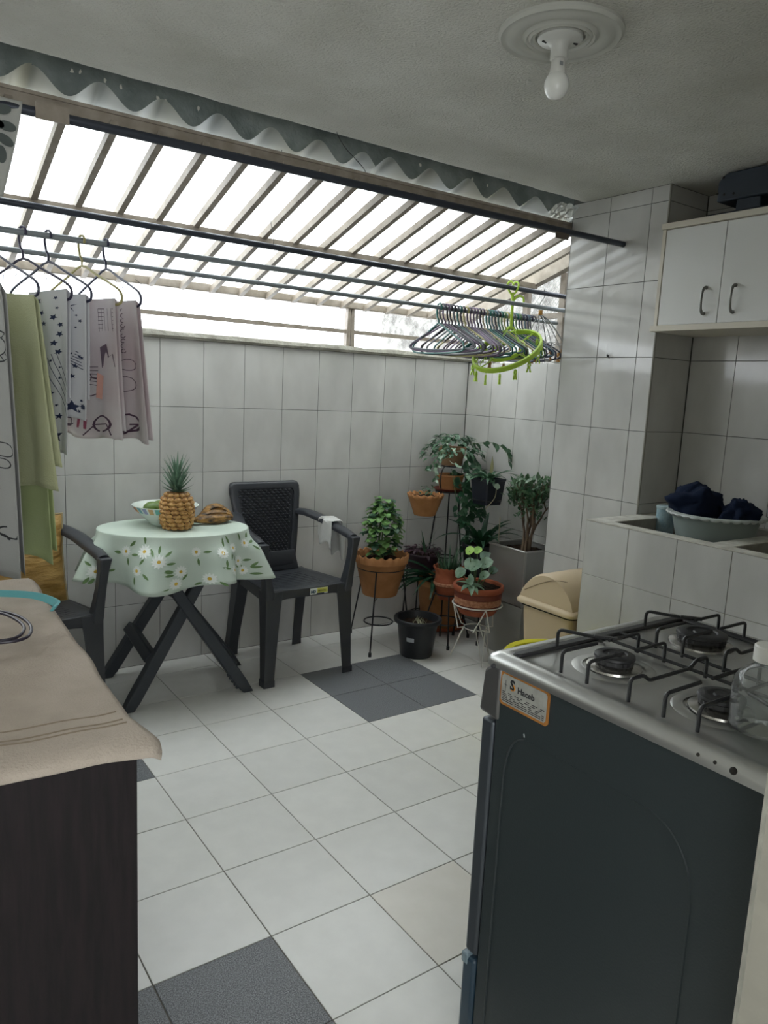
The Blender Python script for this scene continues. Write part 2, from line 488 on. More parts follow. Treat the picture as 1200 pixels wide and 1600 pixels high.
mb.box((XS - .001, YS0, ZS - .004), (XS + .057, YS1, ZS)); mb.box((XS + .057, YS1 - .092, ZS - .004), (XN - .006, YS1, ZS))
mb.box((XS + .057, 1.383, ZS - .004), (XN - .006, 1.457, ZS))
obj('ledge', mb, mat('white_cement_ledge', 'd3d1c8', .7, bump=.003, bscale=60, col2='b9b6ac', vscale=25), sink)
tile_area(sink, (XS, 0, 0), (0, 1, 0), (0, 0, 1), (-1, 0, 0), joints(YS0, YS1 - .001, 1.772 - 9 * W_, W_), [0, .044, .356, .668, ZS - .005], M_TILE)

# ceiling, slab edge, beam
CZ = 2.247
mb = MB()
nx = 90
rings = []
for i in range(nx + 1):
    x = -.9 + 4.2 * i / nx
    e = 2.445 + .010 * noise.noise(Vector((x * 5, 0, 3))) + .006 * noise.noise(Vector((x * 23, 0, 7)))
    e += .03 * max(0, 1 - abs(x - 3.0) / .4)
    rings.append([(x, -1.2, CZ), (x, e - .03, CZ + .000), (x, e - .008, CZ + .006), (x, e, CZ + .022), (x, e + .01, CZ + .16), (x, -1.2, CZ + .16)])
mb.loft(rings)
struct('ceiling', mb, M_PLASTER)
mb = MB(); mb.box((-.9, 2.46, CZ + .13), (3.2, 2.685, CZ + .30)); mb.box((-.9, 2.655, 2.224), (3.2, 2.685, CZ + .14))
t = struct('trim_3', mb, M_FASCIA); setp(t, 'dark raw concrete lintel above the upper end of the corrugated roof')
# chips of white plaster on the lintel
mb = MB()
for x, z in ((.61, 2.303), (.635, 2.306), (.71, 2.300), (.76, 2.294), (.88, 2.290), (.905, 2.286), (1.02, 2.292), (1.98, 2.300), (2.27, 2.296), (2.36, 2.288)):
    a0 = random.random(); mb.add([(x + random.choice((.004, .007)) * cos(a0 + k * 1.05) * random.uniform(.5, 1.2), 2.6535 + (.0004 if k % 2 else 0), z + .009 * sin(a0 + k * 1.05) * random.uniform(.5, 1.2)) for k in range(6)], [tuple(range(6))])
struct('plaster_chip', mb, mat('plaster_white', 'd0cec6', .9), bpy.data.objects['trim_3'], solid=.002)
bpy.data.objects['plaster_chip']['kind'] = 'stuff'

# unseen sides of the room
mb = MB(); mb.box((-1.0, -1.2, 0), (-.9, YB + .12, 2.38)); struct('wall_left', mb, M_WHITEP)
mb = MB(); mb.box((-1.0, -1.32, 0), (3.25, -1.2, 2.38)); struct('wall_front', mb, M_WHITEP)
mb = MB()
sec = [(.8925, .413), (.901, .4235), (3.2, .4235), (3.2, .26), (.8925, .26)]
rings = []
for i in range(121):
    z = CZ * i / 120
    d = .0018 * noise.noise(Vector((z * 28, 0, 0))); d2 = .0018 * noise.noise(Vector((z * 33, 4, 0)))
    rings.append([(sec[0][0] + d, sec[0][1] + d, z), (sec[1][0] + d2, sec[1][1] + d2 * .3, z)] + [(a, b, z) for a, b in sec[2:]])
mb.loft(rings)
jamb = struct('wall_jamb', mb, M_JAMB)
jamb['label'] = 'beige painted wall end at the lower right beside the stove'
jamb.data.materials.append(M_JEDGE)
for p in jamb.data.polygons:
    c = p.center
    if c.y > .4135 and c.x < .91: p.material_index = 1

# ------------------------------------------------------------------ roof frame
def zr(y): return 1.775 + .318 * (3.5 - y)
rf = thing('roof_frame', 'beige painted steel frame of rafters and beams under the corrugated roof', 'roof frame', (0, 3.5, 1.775)); rf['kind'] = 'structure'
del rf['category']
xs = [.532 + .1447 * k for k in range(-9, 17)]
for x in xs:
    mb = MB(); mb.bar((x + .011, 2.462, zr(2.462) + .014), (x + .011, 3.49, zr(3.49) + .014), .022, .028)
    obj('rafter', mb, M_STEELP, rf)
mb = MB(); mb.bar((XR - .03, 2.50, zr(2.50) + .03), (XR - .03, 3.50, zr(3.5) + .03), .045, .06); obj('end_rafter', mb, M_STEELP, rf)
mb = MB(); mb.box((-.88, 3.475, 1.785), (XR + .02, 3.525, 1.822)); obj('eave_beam', mb, M_STEELP, rf, bevel=.004)
mb = MB(); mb.box((-.88, 2.508, 2.122), (3.02, 2.55, 2.168)); mb.box((-.88, 2.500, 2.160), (3.02, 2.556, 2.170)); obj('upper_beam', mb, M_STEELP, rf)
mb = MB(); mb.box((-.88, 2.93, 1.938), (XR - .03, 2.975, 1.962)); obj('middle_beam', mb, M_STEELP, rf)
mb = MB(); mb.box((-.88, 3.495, 1.657), (XR, 3.515, 1.677)); obj('rail', mb, M_STEELP, rf)
for x in (2.195, .2):
    mb = MB(); mb.bar((x - .012, 3.502, 1.585), (x - .005, 3.502, 1.79), .022, .03, (0, 1, 0)); mb.bar((x + .02, 3.502, 1.585), (x + .012, 3.502, 1.79), .022, .03, (0, 1, 0)); obj('post', mb, M_STEELP, rf)
for y in (2.79, 3.05, 3.30):
    mb = MB(); mb.box((XR + .008, y - .018, 1.552), (XR + .035, y + .018, zr(y) + .01)); obj('gable_post', mb, M_STEELP, rf)
mb = MB(); mb.box((XR + .01, 2.5, 1.785), (XR + .03, 3.36, 1.812)); obj('gable_rail', mb, M_STEELP, rf)
# nets
def net(name, P0, U, V, nu, nv, r, label, wav=0.0):
    P0, U, V = Vector(P0), Vector(U), Vector(V); mb = MB()
    for i in range(-nv, nu):
        for s_ in (1, -1):
            a = max(0, -i) ; b = min(nv, nu - i)
            if b <= a: continue
            for (q0, q1) in ((a, b),):
                x0, x1 = (i + q0) / nu, (i + q1) / nu
                if s_ < 0: x0, x1 = 1 - x0, 1 - x1
                p0 = P0 + U * x0 + V * (q0 / nv); p1 = P0 + U * x1 + V * (q1 / nv)
                pts = [p0.lerp(p1, t / 3) + Vector((random.uniform(-wav, wav), random.uniform(-wav, wav), random.uniform(-wav, wav))) for t in range(4)]
                mb.tube(pts, r, 3, cap=False)
    o = obj(name, mb, mat('net_cord', 'c9ccc9', .7), rf); o['kind'] = 'stuff'; return o
net('bird_net', (-.85, 3.53, 1.595), (3.85, 0, 0), (0, 0, .2), 150, 8, .0006, '')
net('gable_net', (XR + .045, 2.5, 1.555), (0, .98, 0), (0, 0, .5), 30, 15, .0014, '', .012)
# crossed wire in the opening
mb = MB(); mb.tube([(1.05, 3.47, 1.80), (1.20, 3.47, 1.70), (1.37, 3.468, 1.597)], .0012, 4); obj('stay_wire', mb, M_WIREBK, rf)

# corrugated sheets
def sheet(name, x0, x1, ph, pitch, dz, label):
    mb = MB()
    def f(u, v):
        x = x0 + (x1 - x0) * u; y = 2.515 + (3.56 - 2.515) * v
        z = 2.214 - .352 * (y - 2.515) + .030 * cos(2 * PI * (x - ph) / pitch) * (1 if v > .0 else 1) + dz
        z += .004 * noise.noise(Vector((x * 4, y * 3, 2)))
        y += .006 * noise.noise(Vector((x * 14, 0, 9))) if v == 0 else 0
        return (x, y, z)
    mb.grid(f, int((x1 - x0) * 110), 14)
    o = obj(name, mb, M_SHEET, smooth=True, origin=((x0 + x1) / 2, 3.0, 2.0), angle=R(80))
    setp(o, label, 'roof sheet', 'corrugated translucent roof sheets')
sheet('roof_sheet', -.9, .47, .471 - .19 * 8, .190, .004, 'translucent corrugated roof sheet at the left above the hanging laundry')
sheet('roof_sheet', .42, 1.68, .471, .190, 0, 'translucent corrugated roof sheet in the middle below the dark concrete lintel')
sheet('roof_sheet', 1.63, 3.03, 1.735, .199, .006, 'translucent corrugated roof sheet at the right beside the tiled pillar')
# crumpled clear plastic flashing near the pillar
mb = MB()
def f(u, v):
    x = 2.62 + .36 * u; y = 2.455 + .10 * v
    return (x, y, 2.232 - .05 * v + .016 * noise.noise(Vector((x * 22, y * 18, 1))) + .01 * noise.noise(Vector((x * 50, y * 40, 4))))
mb.grid(f, 40, 12)
o = obj('plastic_flashing', mb, mat('clear_plastic_film', 'e8eeee', .12, spec=.8, trans=.6, ior=1.2), origin=(2.8, 2.5, 2.22)); setp(o, 'crumpled clear plastic flashing in the corner between ceiling and pillar', 'flashing')

# neighbouring wall outside the gable
mb = MB()
mb.grid(lambda u, v: (3.75 + .02 * noise.noise(Vector((u * 30, v * 20, 0))), 1.2 + 4.2 * u, 2.35 * v + .15 * noise.noise(Vector((u * 9, 0, 3)))), 60, 40)
o = struct('wall_outside', mb, mat('rough_pale_render', '8a8781', .95, bump=.02, bscale=28, col2='55524e', vscale=12), solid=.08)

# ------------------------------------------------------------------ drying rods
def rod(label, p0, p1, r, m, name='clothes_rod'):
    mb = MB(); mb.tube([p0, p1], r, 10)
    o = obj(name, mb, m, smooth=True, origin=tuple(Vector(p0).lerp(Vector(p1), .5))); return setp(o, label, 'rod')
o = rod('long dark metal rod nearest the camera, ending against the tiled pillar', (-.88, 2.19, 2.014), (2.746, 2.19, 2.036), .0125, M_DKROD)
mb = MB(); mb.box((.412, 2.174, 2.004), (.492, 2.1775, 2.044)); obj('splice_plate', mb, M_STEELP, o)
mb = MB(); mb.box((2.31, 2.174, 1.998), (2.385, 2.1775, 2.022)); obj('bracket', mb, mat('brown_bracket', '5c5248', .6), o)
rod('dark metal rod second from the camera, hung below the middle roof beam', (-.88, 2.75, 1.909), (3.036, 2.75, 1.886), .0115, M_DKROD)
rod('thin grey metal rod carrying the row of laundry on hangers', (-.88, 2.62, 1.794), (3.036, 2.62, 1.796), .010, M_GREYROD)
rod('thin grey metal rod carrying the packed bunch of empty hangers', (-.88, 2.80, 1.768), (3.036, 2.80, 1.756), .009, M_GREYROD)
# wires
mb = MB(); mb.tube(smoothpath([(1.423, 2.40, 2.248), (1.44, 2.42, 2.243), (1.50, 2.46, 2.22), (1.60, 2.50, 2.185), (1.63, 2.52, 2.165)]), .0014, 5)
o = obj('hanging_wire', mb, M_WIREBK, origin=(1.423, 2.4, 2.247)); setp(o, 'short kinked dark wire hooked into the edge of the plaster ceiling', 'wire')
mb = MB(); mb.tube(smoothpath([(1.264, 2.499, 2.175), (1.275, 2.56, 2.10), (1.29, 2.64, 2.02), (1.33, 2.70, 1.96), (1.358, 2.735, 1.915), (1.36, 2.75, 1.898), (1.375, 2.755, 1.9)]), .0012, 5)
o = obj('hanging_wire', mb, M_WIREBK, origin=(1.264, 2.5, 2.175)); setp(o, 'long thin dark wire hanging from the upper roof beam to the second rod', 'wire')

# ------------------------------------------------------------------ ceiling lamp
lx, ly = 1.452, 1.405
lamp = thing('ceiling_light', 'unlit white bulb in a round moulded rosette on the ceiling', 'lamp', (lx, ly, CZ))
mb = MB()
mb.lathe([(.150, 0), (.150, -.006), (.143, -.013), (.134, -.010), (.128, -.012), (.115, -.016), (.100, -.014), (.092, -.010), (.086, -.012), (.082, -.016), (.077, -.013), (.071, -.017), (.066, -.012), (.060, -.012), (.058, -.004), (.02, -.004), (.001, -.004)], (lx, ly, CZ), 64)
obj('rosette', mb, mat('white_gypsum', 'b9b9b2', .8, spec=.2, var=.06), lamp, smooth=True)
mb = MB(); mb.lathe([(.0545, -.004), (.0545, -.016), (.050, -.020), (.030, -.024), (.024, -.030), (.021, -.034), (.021, -.060), (.015, -.062), (.001, -.062)], (lx, ly, CZ), 40)
sk = obj('lamp_holder', mb, mat('white_porcelain', 'c4c4bf', .35), lamp, smooth=True)
mb = MB()
for s_ in (-1, 1):
    d = Vector((cos(R(-35)), sin(R(-35)), 0)) * s_ * .036
    mb = MB(); mb.box((lx + d.x - .008, ly + d.y - .003, CZ - .0235), (lx + d.x + .008, ly + d.y + .003, CZ - .0205))
    obj('screw_slot', mb, M_DARKGAP, sk)
mb = MB(); mb.lathe([(.014, -.060), (.0165, -.064), (.0175, -.075), (.020, -.090), (.0205, -.094)], (lx, ly, CZ), 28)
bb = obj('bulb_base', mb, mat('bulb_collar', 'd5d4cf', .4), lamp, smooth=True)
mb = MB(); mb.box((lx - .014, ly - .0202, CZ - .080), (lx - .004, ly - .0186, CZ - .072)); obj('print', mb, mat('grey_print', '8b8d90', .6), bb)
mb = MB(); mb.lathe([(.0205, -.094), (.026, -.101), (.0295, -.112), (.0300, -.122), (.027, -.134), (.020, -.144), (.010, -.1495), (.001, -.151)], (lx, ly, CZ), 32)
obj('bulb', mb, M_BULB, lamp, smooth=True)

# ================================================================== OBJECTS
# ------------------------------------------------------------------ text helper (flat print)
def text_mesh(name, s, size, m, parent, Mx, bold=0, align='LEFT', kern=1, sx=1):
    cu = bpy.data.curves.new(name, 'FONT'); cu.body = s; cu.size = size; cu.align_x = align; cu.offset = bold; cu.space_character = kern
    cu.resolution_u = 2
    to = bpy.data.objects.new(name + '_tmp', cu); C.objects.link(to)
    dg = bpy.context.evaluated_depsgraph_get()
    me = bpy.data.meshes.new_from_object(to.evaluated_get(dg))
    bpy.data.objects.remove(to); bpy.data.curves.remove(cu)
    me.transform(Mx @ Matrix.Scale(sx, 4, (1, 0, 0)))
    me.transform(Matrix.Translation(-rootloc(parent)))
    me.materials.clear(); me.materials.append(m)
    o = bpy.data.objects.new(name, me); C.objects.link(o); o.parent = parent
    return o
def frame(O, X, Y):
    X, Y = Vector(X).normalized(), Vector(Y).normalized(); Z = X.cross(Y)
    return Matrix(((X.x, Y.x, Z.x, O[0]), (X.y, Y.y, Z.y, O[1]), (X.z, Y.z, Z.z, O[2]), (0, 0, 0, 1)))

# ------------------------------------------------------------------ stove
SX0, SX1, SY0, SY1, SZ = .957, 1.530, .427, .978, .900
stove = thing('stove', 'dark grey freestanding gas stove with steel hob and black pan supports', 'stove', (SX0, SY1, 0))
mb = MB(); mb.box((SX0 + .004, SY0 + .012, .06), (SX1 - .004, SY1 - .02, SZ - .028)); obj('body', mb, M_STOVE, stove, bevel=.004)
mb = MB()
for x in (SX0 + .04, SX1 - .04):
    for y in (SY0 + .05, SY1 - .06):
        mb = MB(); mb.lathe([(.02, 0), (.02, .01), (.012, .012), (.012, .062)], (x, y, 0), 12, cap=True); obj('foot', mb, M_BURN, stove)
# embossed outline on the side panel
def emb(pts, r=.0022):
    mb = MB(); mb.tube(smoothpath(pts, 8), r, 6, flat=1); return obj('pressed_ridge', mb, M_STOVE, stove, smooth=True)
xe = SX0 + .0035
emb([(xe, .925, .12), (xe, .925, .60), (xe, .921, .70), (xe, .905, .745), (xe, .880, .762)])
emb([(xe, .62, .762), (xe, .58, .748), (xe, .548, .71), (xe, .535, .66), (xe, .533, .58), (xe, .533, .12)])
emb([(xe, .880, .762), (xe, .62, .762)], .0012)
# control panel (faces away, its side seen) and oven door, drawer
mb = MB()
mb.loft([[(SX0 + a, SY1 - .03, .770), (SX0 + a, SY1 + .022, .775), (SX0 + a, SY1 + .014, .86), (SX0 + a, SY1 - .004, .874), (SX0 + a, SY1 - .03, .874)] for a in (-.001, .574)])
obj('control_panel', mb, mat('control_panel_grey', '6d6c6b', .35, metal=.6), stove, bevel=.006)
for k in range(5):
    mb = MB(); x = SX0 + .08 + k * .10
    prof = [(.020, 0), (.019, .016), (.014, .022), (.001, .023)]
    rings = [[(x + r * cos(a * PI / 8), SY1 + .019 + z, .82 + r * sin(a * PI / 8)) for a in range(16)] for r, z in prof]
    mb.loft(rings); obj('knob', mb, M_BURN, stove, smooth=True)
mb = MB(); mb.box((SX0 + .001, SY1 - .018, .262), (SX1 - .001, SY1 + .014, .764)); dr = obj('oven_door', mb, M_DOORG, stove, bevel=.006)
mb = MB(); mb.tube([(SX0 + .06, SY1 + .012, .72), (SX0 + .06, SY1 + .045, .72), (SX1 - .06, SY1 + .045, .72), (SX1 - .06, SY1 + .012, .72)], .008, 8); obj('handle', mb, M_HOB, dr, smooth=True)
mb = MB(); mb.box((SX0 - .001, SY1 - .018, .07), (SX1 - .001, SY1 + .017, .252)); dw = obj('drawer', mb, mat('drawer_blue_grey', '2d4150', .35), stove, bevel=.007)
mb = MB(); mb.box((SX0 - .003, SY1 + .000, .232), (SX0 + .03, SY1 + .019, .256)); obj('film_corner', mb, mat('peeling_film', '8fa3ad', .2, alpha=.7), dw, bevel=.004)
# hob top: plate with raised rounded rim
def rrect(x0, x1, y0, y1, r, z, n=5):
    out = []
    for cx, cy, a0 in ((x1 - r, y0 + r, -PI / 2), (x1 - r, y1 - r, 0), (x0 + r, y1 - r, PI / 2), (x0 + r, y0 + r, PI)):
        for k in range(n + 1):
            a = a0 + PI / 2 * k / n; out.append((cx + r * cos(a), cy + r * sin(a), z))
    return out
mb = MB()
x0, x1, y0, y1 = SX0 - .006, SX1 + .004, SY0, SY1 + .010
R_ = [rrect(x0 + .006, x1 - .006, y0 + .006, y1 - .006, .014, .872), rrect(x0, x1, y0, y1, .016, .874), rrect(x0, x1, y0, y1, .016, .884), rrect(x0 + .003, x1 - .003, y0 + .003, y1 - .003, .016, .893),
      rrect(x0 + .014, x1 - .014, y0 + .014, y1 - .014, .016, .899), rrect(x0 + .026, x1 - .026, y0 + .026, y1 - .03, .016, .900),
      rrect(x0 + .034, x1 - .034, y0 + .034, y1 - .038, .016, .8955), rrect(x0 + .06, x1 - .06, y0 + .06, y1 - .07, .016, .894)]
mb.loft(R_)
hob = obj('hob', mb, M_HOB, stove, smooth=True, angle=R(50))
mb = MB()
mb.loft([rrect(x0 + .030, x1 - .03, y1 - .058, y1 - .038, .008, z) for z in (.8945, .902)])
obj('hob_gasket', mb, M_BURN, hob, bevel=.003)
mb = MB(); mb.loft([rrect(x1 - .05, x1 - .032, y0 + .05, y1 - .06, .008, z) for z in (.8945, .902)]); obj('hob_gasket', mb, M_BURN, hob, bevel=.003)
for (yy, zz, r) in ((.545, .8865, .0028), (.519, .8865, .0028), (.492, .8865, .0055)):
    mb = MB(); mb.ball((x0 + .001, yy, zz), r); obj('screw_hole', mb, M_DARKGAP, hob)
mb = MB(); mb.ball((x0 - .001, .962, .876), .0055, nu=10, nv=8); obj('bolt', mb, M_BURN, hob, smooth=True)
BX = (1.108, 1.382); BY = (.815, .607)
for ix, bx in enumerate(BX):
    for iy, by in enumerate(BY):
        big = 1.35 if (ix == 1 and iy == 0) else 1.0
        r = .036 * big
        c = (bx, by, .8945)
        mb = MB(); mb.lathe([(.075 * big ** .5, -.0005), (.070 * big ** .5, .0015), (.060 * big ** .5, .001), (.056 * big ** .5, .0016)], c, 40); obj('burner_ring', mb, M_HOB, stove, smooth=True)
        mb = MB(); mb.lathe([(r + .014, .0006), (r + .013, .0045), (r + .004, .007), (r - .004, .009), (.004, .009)], c, 40); bw = obj('burner_bowl', mb, mat('bright_aluminium', 'bdbab5', .25, metal=.95), stove, smooth=True)
        mb = MB(); mb.lathe([(r - .004, .009), (r - .001, .012), (r - .001, .019), (r - .003, .0205)], c, 48, fn=lambda rr, z, a, k: (rr * (1 - (.04 if int(a / (2 * PI) * 48) % 2 else 0)), z)); obj('burner_crown', mb, M_BURN, stove)
        mb = MB(); mb.lathe([(r - .001, .0205), (r + .001, .0215), (r, .0255), (r - .004, .0275), (r * .62, .028), (r * .56, .0255), (r * .36, .0255), (r * .32, .0285), (.001, .029)], c, 40); obj('burner_cap', mb, M_BURN, stove, smooth=True)
def wire(pts, name='grate_bar', r=.0033, par=None):
    mb = MB()
    P = [Vector(p) for p in pts]; q = [P[0]]
    for i in range(1, len(P) - 1):
        a = (P[i - 1] - P[i]); b = (P[i + 1] - P[i]); rr = min(.010, a.length / 2.2, b.length / 2.2)
        s0 = P[i] + a.normalized() * rr; s1 = P[i] + b.normalized() * rr
        for k in range(5):
            t = k / 4; q.append(s0 * (1 - t) ** 2 + P[i] * 2 * t * (1 - t) + s1 * t * t)
    q.append(P[-1]); mb.tube(q, r, 8); return obj(name, mb, M_WIREBK, par, smooth=True)
for ix, bx in enumerate(BX):
    g = thing('pan_support', 'black wire pan support on the %s' % ('left half of the stove hob' if ix == 0 else 'right half of the stove hob, nearer the sink'), 'pan support', (bx, .71, .895), 'pan supports on the stove hob')
    zt, zb = .935, .8965
    xl, xr_ = bx - .110, bx + .106
    wire([(xr_, .50, .902), (xr_, .93, .902)], par=g); wire([(xr_ + .0, .50, .902), (xr_, .50, .897)], par=g)
    if ix: wire([(xl, .50, .902), (xl, .93, .902)], par=g)
    for by in BY:
        for dy in (.028, -.030):
            wire([(xl, by + dy, zb), (xl, by + dy, zt), (bx - .018, by + dy, zt)], par=g)
            wire([(xr_, by + dy, zb), (xr_, by + dy, zt), (bx + .016, by + dy, zt)], par=g)
    for yy in (.700,):
        wire([(xl, yy, zb), (xl, yy, zt), (xl + .035, yy, zt), (xl + .05, yy, zt - .012), (xr_ - .05, yy, zt - .012), (xr_ - .035, yy, zt), (xr_, yy, zt), (xr_, yy, zb)], par=g)
    wire([(bx - .02, .934, zb), (bx - .02, .934, zt), (bx + .016, .852, zt)], par=g)
    wire([(bx - .02, .500, zb), (bx - .02, .500, zt), (bx + .010, .570, zt)], par=g)
    mb = MB(); mb.bar((bx + .008, .872, zt + .001), (bx + .034, .838, zt + .001), .013, .006); obj('flat_joint', mb, M_WIREBK, g, bevel=.002)
# sticker on the stove side
st = obj('maker_sticker', (lambda m_: (m_.loft([[(SX0 + a, yy, zz) for yy, zz in ((.950, .866), (.944, .872), (.834, .871), (.829, .866), (.829, .812), (.834, .807), (.944, .799 + .008), (.950, .812))] for a in (.0040, .0022)]), m_)[1])(MB()), mat('sticker_orange', 'b5793a', .5, var=.3, vscale=40), stove)
st['label'] = 'worn orange bordered maker sticker with black lettering'
mb = MB(); mb.loft([[(SX0 + a, yy, zz) for yy, zz in ((.946, .862), (.941, .867), (.838, .866), (.834, .862), (.834, .817), (.838, .812), (.941, .812), (.946, .817))] for a in (.0021, .0017)])
obj('sticker_face', mb, mat('sticker_grey', 'a9a9a2', .5, var=.2, vscale=60), st)
M_INK = mat('black_ink', '23242a', .6); M_INKO = mat('orange_ink', 'c8842f', .6)
def F(y, z): return frame((SX0 + .0012, y, z), (0, -1, 0), (0, 0, 1))
text_mesh('lettering', 'S', .026, M_INK, st, F(.924, .843), bold=.0012)
mb = MB(); mb.tube(arc((SX0 + .0012, .9165, .8475), .0055, -PI * .75, PI * .45, 8, (0, -1, 0), (0, 0, 1)), .0022, 6, flat=.2); obj('logo_curve', mb, M_INKO, st)
text_mesh('lettering', 'Haceb', .0165, M_INK, st, F(.905, .842), bold=.0005)
mb = MB(); mb.box((SX0 + .0008, .9345, .835), (SX0 + .0012, .9350, .857)); mb.box((SX0 + .0008, .9395, .8475), (SX0 + .0012, .931, .848)); obj('printed_mark', mb, M_INK, st)
random.seed(3)
for k, z in enumerate((.833, .8295, .826, .8225, .819, .8155)):
    mb = MB(); y = .942
    while y > .842:
        l = random.uniform(.004, .014) if k < 4 else .03
        mb.box((SX0 + .0008, max(y - l, .838), z), (SX0 + .0012, y, z + .0012)); y -= l + (random.uniform(.004, .012) if k < 4 else .003)
    o = obj('fine_print', mb, M_INK, st); o['kind'] = 'stuff'
mb = MB(); mb.tube([(SX0 + .0035, .883, .772), (SX0 + .0035, .881, .766)], .0012, 5); obj('scratch', mb, mat('scratch_white', 'a0a5a5', .7), stove)

# bottle on the hob
bx, by, bz = 1.083, .529, .8995
bt = thing('bottle', 'clear plastic bottle with white cap and a little water on the stove hob', 'bottle', (bx, by, bz))
po = [(r * 1.07, z * .90) for r, z in [(.001, .001), (.034, .000), (.040, .004), (.0425, .012), (.041, .020), (.0425, .028), (.0425, .072), (.041, .084), (.035, .097), (.025, .106), (.0175, .112), (.0165, .118), (.0185, .120), (.0165, .122), (.0165, .130)]]
mb = MB(); mb.lathe(po, (bx, by, bz), 40); obj('shell', mb, M_CLEAR, bt, smooth=True, angle=R(60))
mb = MB(); mb.lathe([(.001, .0035), (.034, .0035), (.043, .014), (.0425, .036), (.001, .036)], (bx, by, bz), 36); obj('water', mb, M_WATER, bt, smooth=True)
mb = MB(); mb.lathe([(.001, .108), (.0215, .108), (.0215, .130), (.020, .132), (.001, .1325)], (bx, by, bz), 40, fn=lambda r, z, a, k: (r + (.0004 * cos(40 * a / 1) if k in (1, 2) else 0), z)); obj('cap', mb, M_WHP, bt, smooth=True, angle=R(30))

# ------------------------------------------------------------------ desk with towel (rotated a little)
DL = thing('cabinet', 'dark brown wooden cabinet at the left, covered by a beige towel', 'cabinet', (.321, 1.064, 0), rz=R(-1.5))
# local axes: x right, y away
mb = MB()
mb.box((-.80, .018, .0), (-.001, .985, .790)); obj('body', mb, M_BROWN, DL, world=False, bevel=.002)
mb = MB(); mb.box((-.80, 0, .0), (0, .017, .815)); obj('end_panel', mb, M_BROWN, DL, world=False, bevel=.0015)
mb = MB(); mb.box((-.80, .0175, .7905), (.001, .985, .815)); obj('top', mb, M_BROWN, DL, world=False, bevel=.003)
M_TOWEL = mat('beige_terry', 'bcb0a4', 1, spec=.05, bump=.0025, bscale=240, col2='aca094', vscale=9)
TW = thing('towel', 'beige terry towel with three stitched border lines laid over the brown cabinet', 'towel', (.321, 1.064, .82), rz=R(-1.5))
def tow(u, v, lift=0):
    x = -.80 + .806 * u; s = v * 1.075 - .075    # s: distance from near edge (negative hangs over)
    z = .855 - .82 + .0 - .82 * 0
    zz = .020 + .004 * noise.noise(Vector((x * 5, s * 4, 0))) + .003 * noise.noise(Vector((x * 17, s * 13, 3)))
    y = s
    xx = x + .006 * noise.noise(Vector((0, s * 7, 1)))
    if s < .012:
        k = min(1, (.012 - s) / .085)
        zz -= .017 * k ** 1.3
        y = .012 - .022 * sin(min(1, k * 1.2) * PI / 2) * 1.0
        zz += .0
    ex = x - .004
    if ex > 0:
        zz -= ex * (.55 if s > .05 else 1.0)
        
        zz -= .004
    if u > .9 and s < .07: q_ = (u - .9) / .1; q2 = min(1, 1 - s / .07); xx += .026 * q_ ** 2 * q2; zz -= .012 * q_ ** 2 * q2
    return Vector((xx, y, zz + lift))
mb = MB(); mb.grid(lambda u, v: tow(u, v), 90, 130)
o = obj('cloth', mb, M_TOWEL, TW, world=False, smooth=True, solid=.014, angle=R(80))
for s_ in (.050, .062, .094):
    mb = MB(); v = (s_ + .075) / 1.075
    mb.tube([tow(u / 60, v, .0072) for u in range(0, 60)], .0020, 5, flat=.6); obj('stitched_line', mb, mat('towel_seam', '8a7c6b', 1), TW, world=False)
# strap and cables lying on the towel
mb = MB()
pp = smoothpath([(.14, 1.90, .872), (.20, 1.865, .878), (.262, 1.83, .880), (.312, 1.79, .879), (.342, 1.74, .872), (.33, 1.715, .868)], 8)
rings = []
for i, p in enumerate(pp):
    t = (pp[min(i + 1, len(pp) - 1)] - pp[max(i - 1, 0)]).normalized(); sd = t.cross(Vector((0, 0, 1))).normalized()
    rings.append([p + sd * .003 + Vector((0, 0, -.012)), p - sd * .004 + Vector((0, 0, -.012)), p - sd * .012 + Vector((0, 0, .000)), p - sd * .006 + Vector((0, 0, .001))])
mb.loft(rings); o = obj('strap', mb, M_TEAL, origin=(.25, 1.82, .865)); setp(o, 'turquoise fabric strap lying on the far end of the beige towel', 'strap')
mb = MB()
for dz, dr in ((0, 0), (.004, .012)):
    mb = MB(); mb.tube(smoothpath([(.13, 1.74 - dr, .873), (.20, 1.70 - dr, .880), (.245 - dr, 1.64, .882), (.262 - dr, 1.56, .880), (.245 - dr, 1.505 + dr, .874), (.195, 1.50 + dr, .873), (.12, 1.55, .873)], 8), .0032, 8)
    if not dr: cb = obj('cable', mb, mat('dark_purple_cord', '231a2b', .4), origin=(.2, 1.6, .87), smooth=True); setp(cb, 'looped dark purple cord on the beige towel at the left edge', 'cable')
    else: obj('loop', mb, mat('dark_purple_cord', '231a2b', .4), cb, smooth=True)

